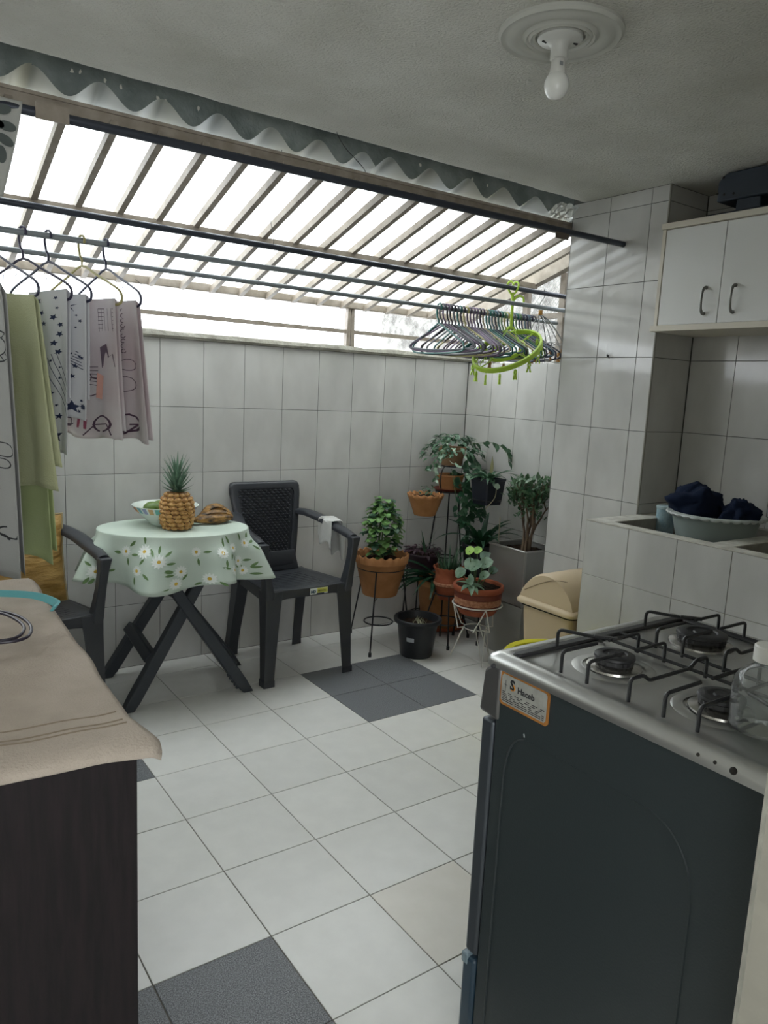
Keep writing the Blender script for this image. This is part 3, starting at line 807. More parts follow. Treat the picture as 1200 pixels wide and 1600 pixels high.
# ------------------------------------------------------------------ plastic armchair
def make_chair(label, loc, rz, group, first=None):
    t = thing('armchair', label, 'chair', loc, group, rz)
    W = False
    # local: faces -y, origin at centre of footprint on floor
    # seat
    def seatp(u, v):
        y = -.235 + .42 * v; hw = .225 - .045 * v
        x = -hw + 2 * hw * u
        z = .448 - .018 * v - .012 * (1 - abs(2 * u - 1) ** 2.5) * (1 - abs(2 * v - 1) ** 4) - .010 * max(0, (.08 - v) / .08)
        return (x, y, z)
    mb = MB(); mb.grid(seatp, 24, 24); obj('seat', mb, M_PLDK, t, world=W, smooth=True, solid=.006)
    # woven strip texture on seat: fine slits
    mb = MB()
    for i in range(16):
        for j in range(10):
            u = .12 + .76 * (i + .5 * (j % 2)) / 16.5; v = .14 + .72 * j / 10
            p = Vector(seatp(u, v)); mb.box((p.x - .010, p.y - .004, p.z + .001), (p.x + .010, p.y + .004, p.z + .0042))
    o = obj('woven_pattern', mb, M_PLDK, t, world=W); o['kind'] = 'stuff'
    # front and side aprons
    mb = MB()
    pts = [(-.222, -.236, .452), (-.12, -.243, .449), (0, -.246, .448), (.12, -.243, .449), (.222, -.236, .452)]
    rings = [[(x, y, z), (x, y + .010, z), (x, y + .010, z - (.042 + .075 * (abs(x) / .222) ** 6)), (x, y, z - (.042 + .075 * (abs(x) / .222) ** 6))] for x, y, z in smoothpath(pts, 6)]
    mb.loft(rings); ap = obj('front_apron', mb, M_PLDK, t, world=W, bevel=.003)
    for s in (-1, 1):
        mb = MB()
        mb.loft([[(s * (.222 - .042 * k), -.22 + .40 * k, .45 - .018 * k), (s * (.212 - .042 * k), -.22 + .40 * k, .45 - .018 * k), (s * (.212 - .042 * k), -.22 + .40 * k, .39), (s * (.222 - .042 * k), -.22 + .40 * k, .39)] for k in (0, .33, .66, 1)])
        obj('side_apron', mb, M_PLDK, t, world=W, bevel=.003)
        # front leg: folded L-section shell, tapering, with foot
        mb = MB()
        def legsec(cx, cy, wx, wy, z):
            # U section open to the inside
            a = .006
            return [(cx + s * wx / 2, cy - wy / 2, z), (cx - s * wx / 2, cy - wy / 2, z), (cx - s * wx / 2, cy - wy / 2 + a, z), (cx - s * wx * .30, cy - wy / 2 + a * 2, z), (cx + s * (wx / 2 - a * 1.4), cy - wy / 2 + a * 2.6, z), (cx + s * (wx / 2 - a), cy + wy / 2, z), (cx + s * wx / 2, cy + wy / 2, z)]
        mb.loft([legsec(s * .185, -.205, .088, .075, .445), legsec(s * .190, -.210, .075, .070, .36), legsec(s * .200, -.222, .060, .058, .18), legsec(s * .208, -.232, .050, .050, .035), legsec(s * .210, -.234, .056, .054, .030), legsec(s * .210, -.235, .056, .054, 0)])
        obj('leg', mb, M_PLDK, t, world=W, bevel=.002)
        mb = MB()
        mb.loft([legsec(s * .165, .165, .062, .075, .43), legsec(s * .170, .185, .058, .068, .30), legsec(s * .180, .222, .050, .055, .10), legsec(s * .183, .232, .052, .055, .03), legsec(s * .184, .236, .055, .058, 0)])
        obj('leg', mb, M_PLDK, t, world=W, bevel=.002)
        # arm: flattened tube from back sweeping forward, then post down
        mb = MB()
        path = smoothpath([(s * .172, .225, .722), (s * .190, .185, .725), (s * .205, .13, .722), (s * .232, .04, .705), (s * .243, -.06, .685), (s * .243, -.16, .672), (s * .243, -.215, .660)], 6)
        rings = []
        for i, p in enumerate(path):
            tt = (path[min(i + 1, len(path) - 1)] - path[max(i - 1, 0)]).normalized(); sd = Vector((1, 0, 0)); 
            k = i / (len(path) - 1); wv = .046 + .018 * sin(PI * min(1, k * 1.1)) ; h = .034
            upz = sd.cross(tt).normalized() * (1 if sd.cross(tt).z > 0 else -1)
            rings.append([p + sd * wv / 2 * a + upz * h / 2 * b for a, b in ((-1, -.6), (-1, .2), (-.8, .7), (-.3, 1), (.3, 1), (.8, .7), (1, .2), (1, -.6), (.8, -.8), (-.8, -.8))])
        mb.loft(rings); ar = obj('armrest', mb, M_PLDK, t, world=W, smooth=True, angle=R(50))
        mb = MB()
        mb.loft([[(s * (.243 - .036 * min(1, (.668 - z) / .24)) + a * w_ / 2, y + b * d_ / 2, z) for a, b in ((-1, -1), (1, -1), (1, 1), (-1, 1))] for y, z, w_, d_ in ((-.222, .668, .050, .050), (-.226, .62, .036, .046), (-.227, .55, .034, .044), (-.224, .49, .038, .050), (-.219, .43, .044, .062), (-.214, .38, .03, .045))])
        obj('arm_post', mb, M_PLDK, t, world=W, bevel=.006)
    # backrest
    def bk(x, h):   # h 0..1 along height
        z = .455 + .425 * h; y = .175 + .060 * h + .020 * h * h - .018 * (1 - (x / .2) ** 2) * .8
        return Vector((x, y, z))
    def hwid(h): return .133 + .060 * min(1, h * 1.15) ** .9
    # frame as a band around the panel
    N = 40
    def contour(ins, yoff):
        out = []
        for k in range(N * 4):
            sd_, f_ = divmod(k, N); f_ /= N
            if sd_ == 0: X, H = -1 + 2 * f_, 0
            elif sd_ == 1: X, H = 1, f_
            elif sd_ == 2: X, H = 1 - 2 * f_, 1
            else: X, H = -1, 1 - f_
            xo = X * (1 - .0); ho = H
            # round the upper corners
            if H > .93 and abs(X) > .86:
                cx, ch = .86, .93; dx, dh = (abs(X) - cx) / .14, (H - ch) / .07
                m_ = max(dx, dh); l_ = math.hypot(dx, dh)
                if l_ > 0: dx, dh = dx / l_ * m_, dh / l_ * m_
                xo = math.copysign(cx + .14 * dx, X); ho = ch + .07 * dh
            h2 = ins[2] + (1 - ins[1] - ins[2]) * ho
            w2 = hwid(h2) - ins[0]
            p = bk(xo * w2, h2); p.y += yoff + .006 * ho
            out.append(p)
        return out
    mb = MB()
    mb.loft([contour((.036, .085, .17), .004), contour((.034, .08, .165), -.004), contour((.010, .02, .03), -.010), contour((0, 0, 0), -.004), contour((0, 0, 0), .018), contour((.006, .01, .02), .024), contour((.034, .085, .17), .010)], cap=False)
    fr_ = obj('backrest', mb, M_PLDK, t, world=W, smooth=True, angle=R(55))
    mb = MB()
    mb.grid(lambda u, v: bk((2 * u - 1) * (hwid(.15 + .80 * v) - .030), .15 + .78 * v) + Vector((0, .012, 0)), 20, 20)
    pan = obj('back_panel', mb, M_PLDK, t, world=W, smooth=True, solid=.004)
    # weave: rows of small lens-shaped raised strands
    mb = MB()
    rows = 23
    for j in range(rows):
        h = .178 + (.915 - .178) * (j + .5) / rows
        w2 = hwid(h) - .040; n_ = 11
        for i in range(n_):
            xx = -w2 + 2 * w2 * (i + .25 + .5 * (j % 2)) / n_
            L = w2 / n_ * 1.0
            if xx + L > w2 + .004: continue
            c0 = bk(xx - L, h); c1 = bk(xx + L, h); cm = bk(xx, h)
            dz = Vector((0, .0, .0075)); f_ = Vector((0, -.0045, 0)); b0 = Vector((0, .010, 0))
            mb.add([c0 + b0, cm + b0 + dz, c1 + b0, cm + b0 - dz, cm + f_ + dz * .25, cm + f_ - dz * .45, c0 * .4 + cm * .6 + f_, c1 * .4 + cm * .6 + f_],
                   [(0, 1, 4, 6), (0, 6, 5, 3), (6, 4, 7, 5), (1, 2, 7, 4), (3, 5, 7, 2)])
    o = obj('weave_strands', mb, M_PLDK, pan, world=W); o['kind'] = 'stuff'
    # ramp joining seat to back
    mb = MB(); mb.grid(lambda u, v: Vector(((2 * u - 1) * (.155 - .022 * v), .165 + .012 * v, .432 + .10 * v)), 8, 4)
    obj('back_base', mb, M_PLDK, t, world=W, smooth=True, solid=.02, bevel=.003)
    return t, ap
ch1, ap1 = make_chair('charcoal plastic armchair with white cloth on its right arm, right of the table', (1.694, 3.19, 0), 0, None)
ch2, ap2 = make_chair('charcoal plastic armchair holding the ochre cushion, left of the table', (.508, 3.165, 0), R(6), None)
# sticker on the front apron of the first chair
mb = MB(); mb.box((1.690, 2.9425, .412), (1.785, 2.9435, .442)); stk = obj('sticker', mb, mat('sticker_white', 'd8dcd8', .4), ch1)
mb = MB(); mb.box((1.728, 2.9418, .418), (1.783, 2.9424, .441)); obj('sticker_yellow_field', mb, mat('sticker_yellow', 'c9c860', .5), ap1)
mb = MB(); mb.box((1.724, 2.9416, .4125), (1.765, 2.9424, .4175)); obj('sticker_blue_line', mb, mat('sticker_blue', '2c3350', .5), ap1)
def F2(x, z): return frame((x, 2.9414, z), (1, 0, 0), (0, 0, 1))
text_mesh('lettering', 'MD', .018, mat('sticker_ink_blue', '25465a', .5), stk, F2(1.693, .419), bold=.0010)
text_mesh('lettering', 'MISION', .0125, mat('sticker_ink_green', '5f6426', .5), stk, F2(1.732, .424), bold=.0003)
# cloth over the right arm of chair 1
mb = MB()
def rag(u, v):
    a = u * 2 - 1
    s = (v - .42) * .37     # along drape: negative = inner side, positive = outer
    x0 = 1.694 + .243; w = .034
    y = 3.185 + .060 * a + .012 * sin(7 * v + 2 * a)
    z = .7125 + .11 * (y - 3.14)
    if abs(s) < w: x = x0 + s; zz = z + .0
    else:
        x = x0 + math.copysign(w, s) + math.copysign(.006, s) * sin(5 * a + 9 * v) + math.copysign(.004, s); zz = z - (abs(s) - w) * (1.0 + .12 * sin(5 * a))
    return Vector((x, y, zz + .003 * sin(14 * u + 6 * v)))
mb.grid(rag, 22, 36)
o = obj('cloth', mb, clothmat('white_rag', 'd9d9d6', tl=.2, bump=.002, bscale=60), smooth=True, solid=.003, origin=(1.937, 3.14, .70)); setp(o, 'small crumpled white cloth hanging over the arm of the right chair', 'cloth')
o.name = 'rag'

# cushion leaning on chair 2
M_OCH = mat('ochre_satin', 'b8955a', .5, spec=.4, bump=.012, bscale=14, col2='9a7638', vscale=10, stretch=(1, 1, 3))
cu = thing('cushion', 'ochre satin cushion with corded edge propped on the left plastic chair', 'cushion', (.505, 3.27, .44))
mb = MB()
def cush(side):
    def f(u, v):
        a, b = 2 * u - 1, 2 * v - 1
        th = .055 * (max(0, (1 - abs(a) ** 2.4)) * max(0, (1 - abs(b) ** 2.4))) ** .45
        pin = 1 - .06 * (1 - abs(a)) * 0 - .05 * (abs(a) * abs(b) < .6) * 0
        x = .505 + .185 * a * (1 - .05 * (1 - b * b)); z = .615 + .180 * b * (1 - .05 * (1 - a * a))
        y = 3.27 + .20 * (z - .615) + side * th + side * .006 * noise.noise(Vector((a * 2, b * 7, side)))
        return (x, y, z)
    return f
mb.grid(cush(-1), 26, 26); mb.grid(cush(1), 26, 26); obj('cover', mb, M_OCH, cu, smooth=True, angle=R(80))
mb = MB(); g = cush(0)
edge = [g(k / 20, 0) for k in range(20)] + [g(1, k / 20) for k in range(20)] + [g(1 - k / 20, 1) for k in range(20)] + [g(0, 1 - k / 20) for k in range(20)]
mb.tube(edge, .0045, 6, closed=True); obj('piping', mb, mat('cord_cream', 'a99a78', .8, bump=.003, bscale=300), cu, smooth=True)

# ------------------------------------------------------------------ folding table with tablecloth
TX, TY, TR, TZ = 1.10, 3.10, .31, .742
def ell(th, q=1.0, off=0.0):
    # slightly oval top, turned 15 degrees; off = outward offset along the rim normal
    a, b, r = .31, .225, R(-15)
    x, y = a * q * cos(th), b * q * sin(th)
    n = Vector((b * cos(th), a * sin(th))).normalized() * off
    x += n.x; y += n.y
    return TX + x * cos(r) - y * sin(r), TY + x * sin(r) + y * cos(r)
tb = thing('folding_table', 'round dark plastic folding table with crossed legs under the daisy tablecloth', 'table', (TX, TY, 0))
mb = MB(); mb.loft([[ell(2 * PI * i / 48, 1, o_) + (TZ + z_,) for i in range(48)] for o_, z_ in ((-.006, -.004), (-.001, -.007), (-.001, -.022), (-.02, -.026))]); obj('tabletop', mb, M_PLTB, tb, smooth=True)
def tleg(p0, p1, parent=tb):
    mb = MB(); mb.bar(p0, p1, .022, .050, (0, 1, 0)); 
    return mb
legs = [((1.305, 3.035, .715), (.860, 2.985, 0)), ((1.300, 3.285, .715), (.885, 3.40, 0)), ((.925, 3.03, .715), (1.385, 2.955, 0)), ((.93, 3.25, .715), (1.470, 3.27, 0))]
for a, b in legs:
    a, b = Vector(a), Vector(b); mb = MB()
    d = (b - a).normalized(); sd = Vector((0, 1, 0)); wd = d.cross(sd).normalized()
    rings = []
    for k, (w_, t_) in ((0, (.042, .040)), (.5, (.050, .044)), (.93, (.052, .044)), (1, (.056, .046))):
        p = a.lerp(b, k); r_ = []
        for i_, j_ in ((-1, -1), (1, -1), (1, 1), (-1, 1)):
            q = p + wd * w_ / 2 * i_ + sd * t_ / 2 * j_
            if k == 1: q.z = 0; q = Vector((q.x, q.y, 0.0))
            r_.append(q)
        rings.append(r_)
    mb.loft(rings); lg = obj('leg', mb, M_PLTB, tb, bevel=.005)
    mb = MB()
    for k in range(5):
        p = a.lerp(b, .86 + .022 * k) + wd * .027 * (1 if wd.z < 0 else -1); mb.ball(p, .007, nu=8, nv=6)
    o = obj('grip_teeth', mb, M_PLTB, lg); o['kind'] = 'stuff'
mb = MB(); mb.bar((.975, 3.02, .195), (.985, 3.36, .235), .050, .05, (.6, 0, .8)); obj('stretcher', mb, M_PLTB, tb, bevel=.006)
mb = MB(); mb.bar((1.33, 2.97, .12), (1.38, 3.26, .12), .03, .03, (0, 0, 1)); obj('stretcher', mb, M_PLTB, tb, bevel=.006)
mb = MB(); mb.tube([(1.113, 2.99, .44), (1.116, 3.32, .41)], .010, 10); obj('hinge_rod', mb, M_PLTB, tb, smooth=True)
# tablecloth
def tcl(th, s):
    """th angle, s drop distance from the table edge (0..~.24)"""
    ph = 8 * th + 2.6 + .7 * sin(2 * th + 1)
    folds = (.5 + .5 * cos(ph)) ** 1.3; f2 = .5 + .5 * cos(5 * th + 2.1)
    k = max(0, s) / .22
    r = .004 + (.006 + .115 * folds * k ** .85 + .016 * f2 * k) * min(1, k * 3)
    z = TZ + .003 - max(0, s) * (1.0 - .05 * folds)
    if s < .03: q = s / .03; r = r * q + .004 * (1 - q) + .002 * q; z = TZ + .003 - .03 * q * q * .9 - .003 * q
    return Vector(ell(th, 1, r) + (z,))
mb = MB()
NU = 260
radial = [0.0, .3, .6, .85, .97]
rings = []
drops = [0, .006, .012, .02, .035, .05, .07, .09, .11, .13, .15, .17, .19, .205]
for q in radial: rings.append([Vector(ell(2 * PI * i / NU, max(q, .004)) + (TZ + .003,)) for i in range(NU)])
for s in drops: rings.append([tcl(2 * PI * i / NU, s + (.012 * cos(4 * 2 * PI * i / NU + 1) * (s / .2) if s > .1 else 0)) for i in range(NU)])
mb.loft(rings, cap=False)
M_CLOTHG = clothmat('mint_tablecloth', 'd0dbd0', col2='c2cfc4', tl=.18, bump=.0003, bscale=200, rough=.6)
tcloth = obj('tablecloth', mb, M_CLOTHG, smooth=True, solid=.0015, origin=(TX, TY, TZ), angle=R(85)); setp(tcloth, 'pale green tablecloth printed with daisies draped over the round table', 'tablecloth')
# printed daisies
def decal_on(surf, du, dv, polys, lift):
    mb = MB()
    for poly in polys:
        vs = []
        for (a, b) in poly:
            p = surf(a, b); pa = surf(a + du, b); pb = surf(a, b + dv)
            nrm = (pa - p).cross(pb - p)
            nrm = nrm.normalized() if nrm.length > 1e-12 else Vector((0, 0, 1))
            vs.append(p + nrm * lift)
        mb.add(vs, [tuple(range(len(vs)))])
    return mb
M_PET = mat('daisy_white', 'dfe4df', .7); M_EYE = mat('daisy_yellow', 'c7a53a', .7); M_LF = mat('printed_leaf_green', '5d7a4a', .7)
random.seed(11)
def petal(cx, cy, a, L, W, k):
    out = []
    for i in range(7):
        t = i / 6; out.append((t, W * sin(PI * (t * .85 + .1))))
    pts = [(t * L, w_ / 2) for t, w_ in out] + [(t * L, -w_ / 2) for t, w_ in reversed(out)]
    return [((cx + (x * cos(a) - y * sin(a)) * k), cy + (x * sin(a) + y * cos(a))) for x, y in pts]
flw = [(-2.25, .060), (-2.05, .13), (-1.80, .09), (-1.56, .135), (-1.62, .18), (-1.22, .17), (-1.05, .07), (-.82, .06), (-.70, .12), (-.92, .145), (-.55, .05), (-2.6, .15), (-1.36, .06), (-.3, .10), (-2.9, .08), (-.62, .165), (-1.98, .055)]
P1, P2, P3 = [], [], []
kk = 1 / TR
for th, s in flw:
    big = random.uniform(.8, 1.15)
    for i in range(12): P1.append(petal(th, s, i * PI / 6, .024 * big, .010, kk))
    P2.append([(th + .0065 * cos(a * PI / 5) * kk, s + .0065 * sin(a * PI / 5)) for a in range(10)])
    for q in range(random.choice((2, 3, 4))):
        a = random.uniform(0, 2 * PI); P3.append(petal(th + .028 * cos(a) * kk, s + .028 * sin(a), a + random.uniform(-.5, .5), .030, .010, kk))
for P_, m_, nm, lf in ((P3, M_LF, 'printed_leaf', -.0016), (P1, M_PET, 'printed_petal', -.0020), (P2, M_EYE, 'printed_flower_eye', -.0024)):
    P_ = [[(a, min(max(b, .003), .2)) for a, b in poly] for poly in P_]
    o = obj(nm, decal_on(tcl, .001, .001, P_, lf), m_, tcloth); o['kind'] = 'stuff'
    for p in o.data.polygons: pass

# pineapple
random.seed(5)
px_, py_, pz_ = 1.094, 3.055, TZ + .0045
pn = thing('pineapple', 'ripe golden pineapple with green crown standing on the tablecloth', 'pineapple', (px_, py_, pz_))
def pr_(t): return .071 * (max(0.0, 1 - abs(2 * t - .94) ** 3.2 * .62)) ** .5
HP = .158
mb = MB(); mb.lathe([(.001, 0)] + [(pr_(k / 16) * (.75 if k == 0 else 1) - .004, HP * k / 16) for k in range(17)] + [(.001, HP)], (px_, py_, pz_), 28)
M_PINE = mat('pineapple_skin', '86602c', .6, bump=.002, bscale=180, col2='5f3f1e', vscale=55)
M_PEYE = mat('pineapple_eye', 'c59c5c', .5, bump=.002, bscale=200, col2='9a6c3a', vscale=70)
obj('body', mb, M_PINE, pn, smooth=True)
k_ = 0
for j in range(9):
    t = .06 + .88 * j / 8; r = pr_(t); n_ = 12
    for i in range(n_):
        a = 2 * PI * (i + .5 * (j % 2)) / n_ + .15 * j
        nx_, ny_ = cos(a), sin(a)
        if nx_ * .35 + ny_ * .94 > .55: continue
        c = Vector((px_ + r * nx_, py_ + r * ny_, pz_ + HP * t)); nn = Vector((nx_, ny_, (t - .5) * 1.0)).normalized()
        sd = Vector((-ny_, nx_, 0)); u_ = nn.cross(sd)
        w_, h_ = r * .27, .0112
        mb = MB(); ring0 = [c - nn * .005 + sd * w_ * cos(q * PI / 3) + u_ * h_ * sin(q * PI / 3) for q in range(6)]
        ring1 = [c + nn * .0015 + sd * w_ * .72 * cos(q * PI / 3) + u_ * h_ * .72 * sin(q * PI / 3) for q in range(6)]
        mb.loft([ring0, ring1], cap=True); tip = c + nn * .006 - u_ * .002
        mb.add([ring1[0], ring1[1], ring1[2], ring1[3], ring1[4], ring1[5], tip], [(0, 1, 6), (1, 2, 6), (2, 3, 6), (3, 4, 6), (4, 5, 6), (5, 0, 6)])
        obj('eye', mb, M_PEYE, pn)
M_CROWN = leafmat('pineapple_leaf', '6b8872', '46614e', tl=.1)
for i in range(46):
    ring_ = i / 46; a = i * 2.399; el = R(8 + 74 * ring_ ** .8)
    d = Vector((cos(a) * cos(el), sin(a) * cos(el), sin(el))); nrm = Vector((-cos(a) * sin(el), -sin(a) * sin(el), cos(el)))
    L = .055 + .085 * ring_ ** .8
    mb = MB(); mb.leaf((px_ + .012 * cos(a) * (1 - ring_), py_ + .012 * sin(a) * (1 - ring_), pz_ + HP - .004 + .040 * ring_), d, nrm, L, .027, -.35 if ring_ < .6 else .25, 'taper', .5, 5)
    obj('crown_leaf', mb, M_CROWN, pn, smooth=True)

# bowl with fruit
bwx, bwy, bwz = 1.086, 3.175, TZ + .0045
bowl = thing('bowl', 'white bowl with coloured striped rim behind the pineapple', 'bowl', (bwx, bwy, bwz))
RB = .140
pr = [(.001, .0), (.058, 0), (.063, .004), (.090, .030), (.120, .058), (RB, .084), (RB + .001, .087), (RB - .003, .087), (.115, .058), (.085, .032), (.056, .010), (.001, .008)]
mb = MB(); mb.lathe(pr, (bwx, bwy, bwz), 48); bo = obj('body', mb, mat('bowl_white', 'd7dfd9', .25), bowl, smooth=True)
cols = ['8d93b5', 'c4a070', '6db0a8', 'd0557e', '86a878', 'c9567a', 'c08040', '5a8f9a']
for i in range(28):
    a0 = 2 * PI * i / 28 + .03; a1 = a0 + 2 * PI / 28 * .72
    mb = MB(); vs = []
    for (r, z) in ((.1205 + .0008, .0585), (RB + .0008, .084)):
        for q in range(4): a = a0 + (a1 - a0) * q / 3; vs.append((bwx + r * cos(a), bwy + r * sin(a), bwz + z))
    mb.add(vs, [(0, 1, 5, 4), (1, 2, 6, 5), (2, 3, 7, 6)])
    cc = cols[i % 8]; obj('rim_stripe', mb, mat('stripe_' + cc, cc, .4), bo)
for k, (dx, dy, dz, r, c, nm) in enumerate(((-.055, .01, .068, .036, '5f7a38', 'avocado'), (.0, -.03, .060, .034, '7c9248', 'lime'), (.058, .01, .062, .033, '4d3342', 'plum'), (-.005, .055, .065, .036, '6c8440', 'avocado'))):
    mb = MB(); mb.ball((bwx + dx, bwy + dy, bwz + dz), r, (1.1, 1, .9), 16, 12)
    o = obj(nm, mb, mat('fruit_' + c, c, .4, var=.3, vscale=30), smooth=True, origin=(bwx + dx, bwy + dy, bwz + dz))
    setp(o, ('green avocado at the left inside the striped bowl', 'small pale green lime at the front inside the striped bowl', 'dark plum at the right inside the striped bowl', 'green avocado at the back inside the striped bowl')[k], 'fruit')
# plantains
M_PLAN = mat('ripe_plantain', 'a57a3c', .6, bump=.0006, bscale=60, col2='2a1d16', vscale=30, stretch=(1, 1, 3))
lab = ['uppermost, almost black plantain of the bunch on the tablecloth', 'middle brown plantain of the bunch on the tablecloth', 'lower front yellow-brown plantain of the bunch on the tablecloth', 'hindmost dark plantain of the bunch on the tablecloth', 'second lowest brown plantain of the bunch on the tablecloth']
for k, (oy, oz, bow, ln) in enumerate(((.018, .064, .045, .175), (-.010, .038, .030, .195), (-.030, .020, .018, .215), (.045, .036, .040, .18), (.008, .020, .020, .20))):
    x_end, y_end = 1.392, 3.135
    a0 = R(186 + 4 * k); pts = []; rr = []
    ex = Vector((x_end - .012, y_end, TZ + .026))
    for i in range(15):
        t = i / 14
        p = ex + Vector((cos(a0) * ln * t, sin(a0) * ln * t * .6 + oy * sin(PI * min(1, t * 1.3)) , (oz - .018) * sin(PI * min(1, t * 1.05)) * 1.0 + .0 * bow))
        p.z = max(p.z, TZ + .0245) if t < .9 else max(p.z, TZ + .012)
        pts.append(p); rr.append(.0200 * (max(.02, sin(PI * min(1, .10 + t * .87)))) ** .55)
    rr[0] = .006; rr[-1] = .003
    mb = MB(); mb.tube(pts, .016, 6, rads=rr)
    o = obj('plantain', mb, M_PLAN, smooth=True, origin=tuple(ex), angle=R(35)); setp(o, lab[k], 'plantain', 'plantains on the table')

# ------------------------------------------------------------------ laundry on hangers (rod at y = 2.62)
def hanger_mb(o, ang, size=.40, dz=0, r=.0042, loops=True, zc=0):
    """plastic hanger: hook over the rod at o, shoulders in the direction ang"""
    o = Vector(o); U = Vector((sin(ang), -cos(ang), 0)); Z = Vector((0, 0, 1)); h = size / 2
    hook = [o + U * .016 * cos(a) + Z * (.0 + .016 * sin(a)) for a in [R(-30 + 210 * k / 10) for k in range(11)]]
    neck = [o - U * .016 + Z * -.02, o - U * .010 + Z * -.045, o - U * 0 + Z * -.058, o + Z * -.078]
    mb = MB(); mb.tube(hook + neck, r * .95, 6)
    c = o + Z * -.078
    body = [c, c + U * h * .35 - Z * .028, c + U * h * .75 - Z * .062, c + U * h * .93 - Z * .080, c + U * h * 1.0 - Z * .098, c + U * h * .98 - Z * .118, c + U * h * .90 - Z * .124]
    body2 = [c - U * (p - c).dot(U) + Z * (p - c).z for p in body]
    mb.tube(smoothpath(body[::-1] + body2[1:], 3), r, 6, closed=True)
    return mb, c, U
def hang(o, ang, m, label, name='clothes_hanger', group='clothes hangers on the laundry rod', size=.40):
    mb, c, U = hanger_mb(o, ang, size)
    h = obj(name, mb, m, smooth=True, origin=tuple(o)); setp(h, label, 'hanger', group)
    for s in (-1, 1):
        mb = MB(); q = c + U * s * size * .22 - Vector((0, 0, .045)); mb.tube([q, q + Vector((0, 0, -.014)), q + U * s * .008 + Vector((0, 0, -.020)), q + U * s * .012 + Vector((0, 0, -.010))], .0013, 5)
        obj('strap_hook', mb, m, h)
    return c, U
M_HN = mat('hanger_navy', '2b2c45', .4); M_HP = mat('hanger_purple', '302a44', .4); M_HY = mat('hanger_straw', 'a9a06a', .45); M_HB = mat('hanger_rosewood', '8a6257', .45)

def drape(name, label, cat, c, U, s0, s1, ztop, zf, zb, mats, flare=0, shift=0, amp=.010, waves=3, ph=0, group=None, tilt=0):
    """cloth folded over the bar of a hanger. s0..s1 span along U, zf/zb bottoms of front and back panel"""
    c = Vector(c); N = Vector((-U.y, U.x, 0)) 
    if N.y > 0: N = -N       # towards the camera
    def S(u, v, side=1):
        zt = ztop - tilt * u
        bot = zf if side > 0 else zb
        k = v
        s = s0 + (s1 - s0) * u + flare * (u - .35) * k + shift * k
        z = zt + (bot - zt) * k + .006 * sin(9 * u + ph) * k
        off = .004 + amp * (.25 + .75 * k) * sin(2 * PI * waves * u + ph + 1.2 * k) + .006 * k
        off = max(off, .003 - .0 * k) if k < .03 else off
        p = Vector((c.x, c.y, 0)) + U * s + N * (side * (.0055 + .001 * 0) + off * (1 if side > 0 else .7))
        p.z = z
        return p
    mb = MB()
    nv = 36
    def G(u, v):     # v 0..1 : back bottom -> top -> front bottom
        if v < .5: return S(u, (0.5 - v) * 2, -1)
        return S(u, (v - .5) * 2, 1)
    mb.grid(G, 40, nv * 2)
    o = obj(name, mb, mats, smooth=True, solid=.0012, origin=(c.x, c.y, ztop), angle=R(85)); setp(o, label, cat, group)
    return o, S
def decal(o, S, width, height, polys, m, name, lift=.0016):
    """polys in metres on the front panel: (across, down)"""
    mb = MB()
    for poly in polys:
        vs = []
        for a, b in poly:
            u, v = min(max(a / width, 0.004), .996), min(max(b / height, .004), .996)
            p = S(u, v); n = (S(u + .01, v) - p).cross(S(u, v + .01) - p).normalized()
            if n.y > 0: n = -n
            vs.append(p + n * lift)
        mb.add(vs, [tuple(range(len(vs)))])
    d = obj(name, mb, m, o); d['kind'] = 'stuff'; return d
def star(cx, cy, r, n=5, inner=.45, rot=0, st=1.7):
    return [((cx + st * rr * sin(rot + k * PI / n)), cy - rr * cos(rot + k * PI / n)) for k in range(2 * n) for rr in ((r if k % 2 == 0 else r * inner),)]
def stroke(pts, w, st=1.0):
    pts = [Vector((a, b)) for a, b in pts]; out = []
    for i in range(len(pts) - 1):
        d = (pts[i + 1] - pts[i]); n = Vector((-d.y, d.x)).normalized() * w / 2
        out.append([tuple(pts[i] + n), tuple(pts[i + 1] + n), tuple(pts[i + 1] - n), tuple(pts[i] - n)])
    return out
def ringpoly(cx, cy, r, w, st=1.7, a0=0, a1=2 * PI, n=14):
    out = []
    for k in range(n):
        A, B = a0 + (a1 - a0) * k / n, a0 + (a1 - a0) * (k + 1) / n
        out.append([(cx + st * (r + w / 2) * cos(A), cy + (r + w / 2) * sin(A)), (cx + st * (r + w / 2) * cos(B), cy + (r + w / 2) * sin(B)), (cx + st * (r - w / 2) * cos(B), cy + (r - w / 2) * sin(B)), (cx + st * (r - w / 2) * cos(A), cy + (r - w / 2) * sin(A))])
    return out
M_COT = clothmat('white_cotton', 'dcdcdf', tl=.22); M_MAU = clothmat('mauve_cotton', 'd3c6c8', col2='e0dcdd', tl=.35); M_GRT = clothmat('green_terry', 'c6c9a6', tl=.06, bump=.002, bscale=220, col2='bcbf98')
M_GR2 = clothmat('green_terry_light', 'c8d2a4', tl=.25, bump=.0012, bscale=220, col2='bcc893'); M_GREYC = clothmat('grey_cotton', 'bdbdbb', tl=.2)
M_NAVI = mat('navy_print', '232c4a', .8); M_PLUM = mat('plum_print', '4b3446', .8); M_BLKP = mat('black_print', '2a2a2e', .8); M_REDP = mat('wine_print', '8a3f55', .8); M_SALM = mat('salmon_print', 'cf9a8a', .8)
YR, ZRD = 2.62, 1.795
zt = ZRD + .0085 - .078
def ho(x): return (x, YR, ZRD)
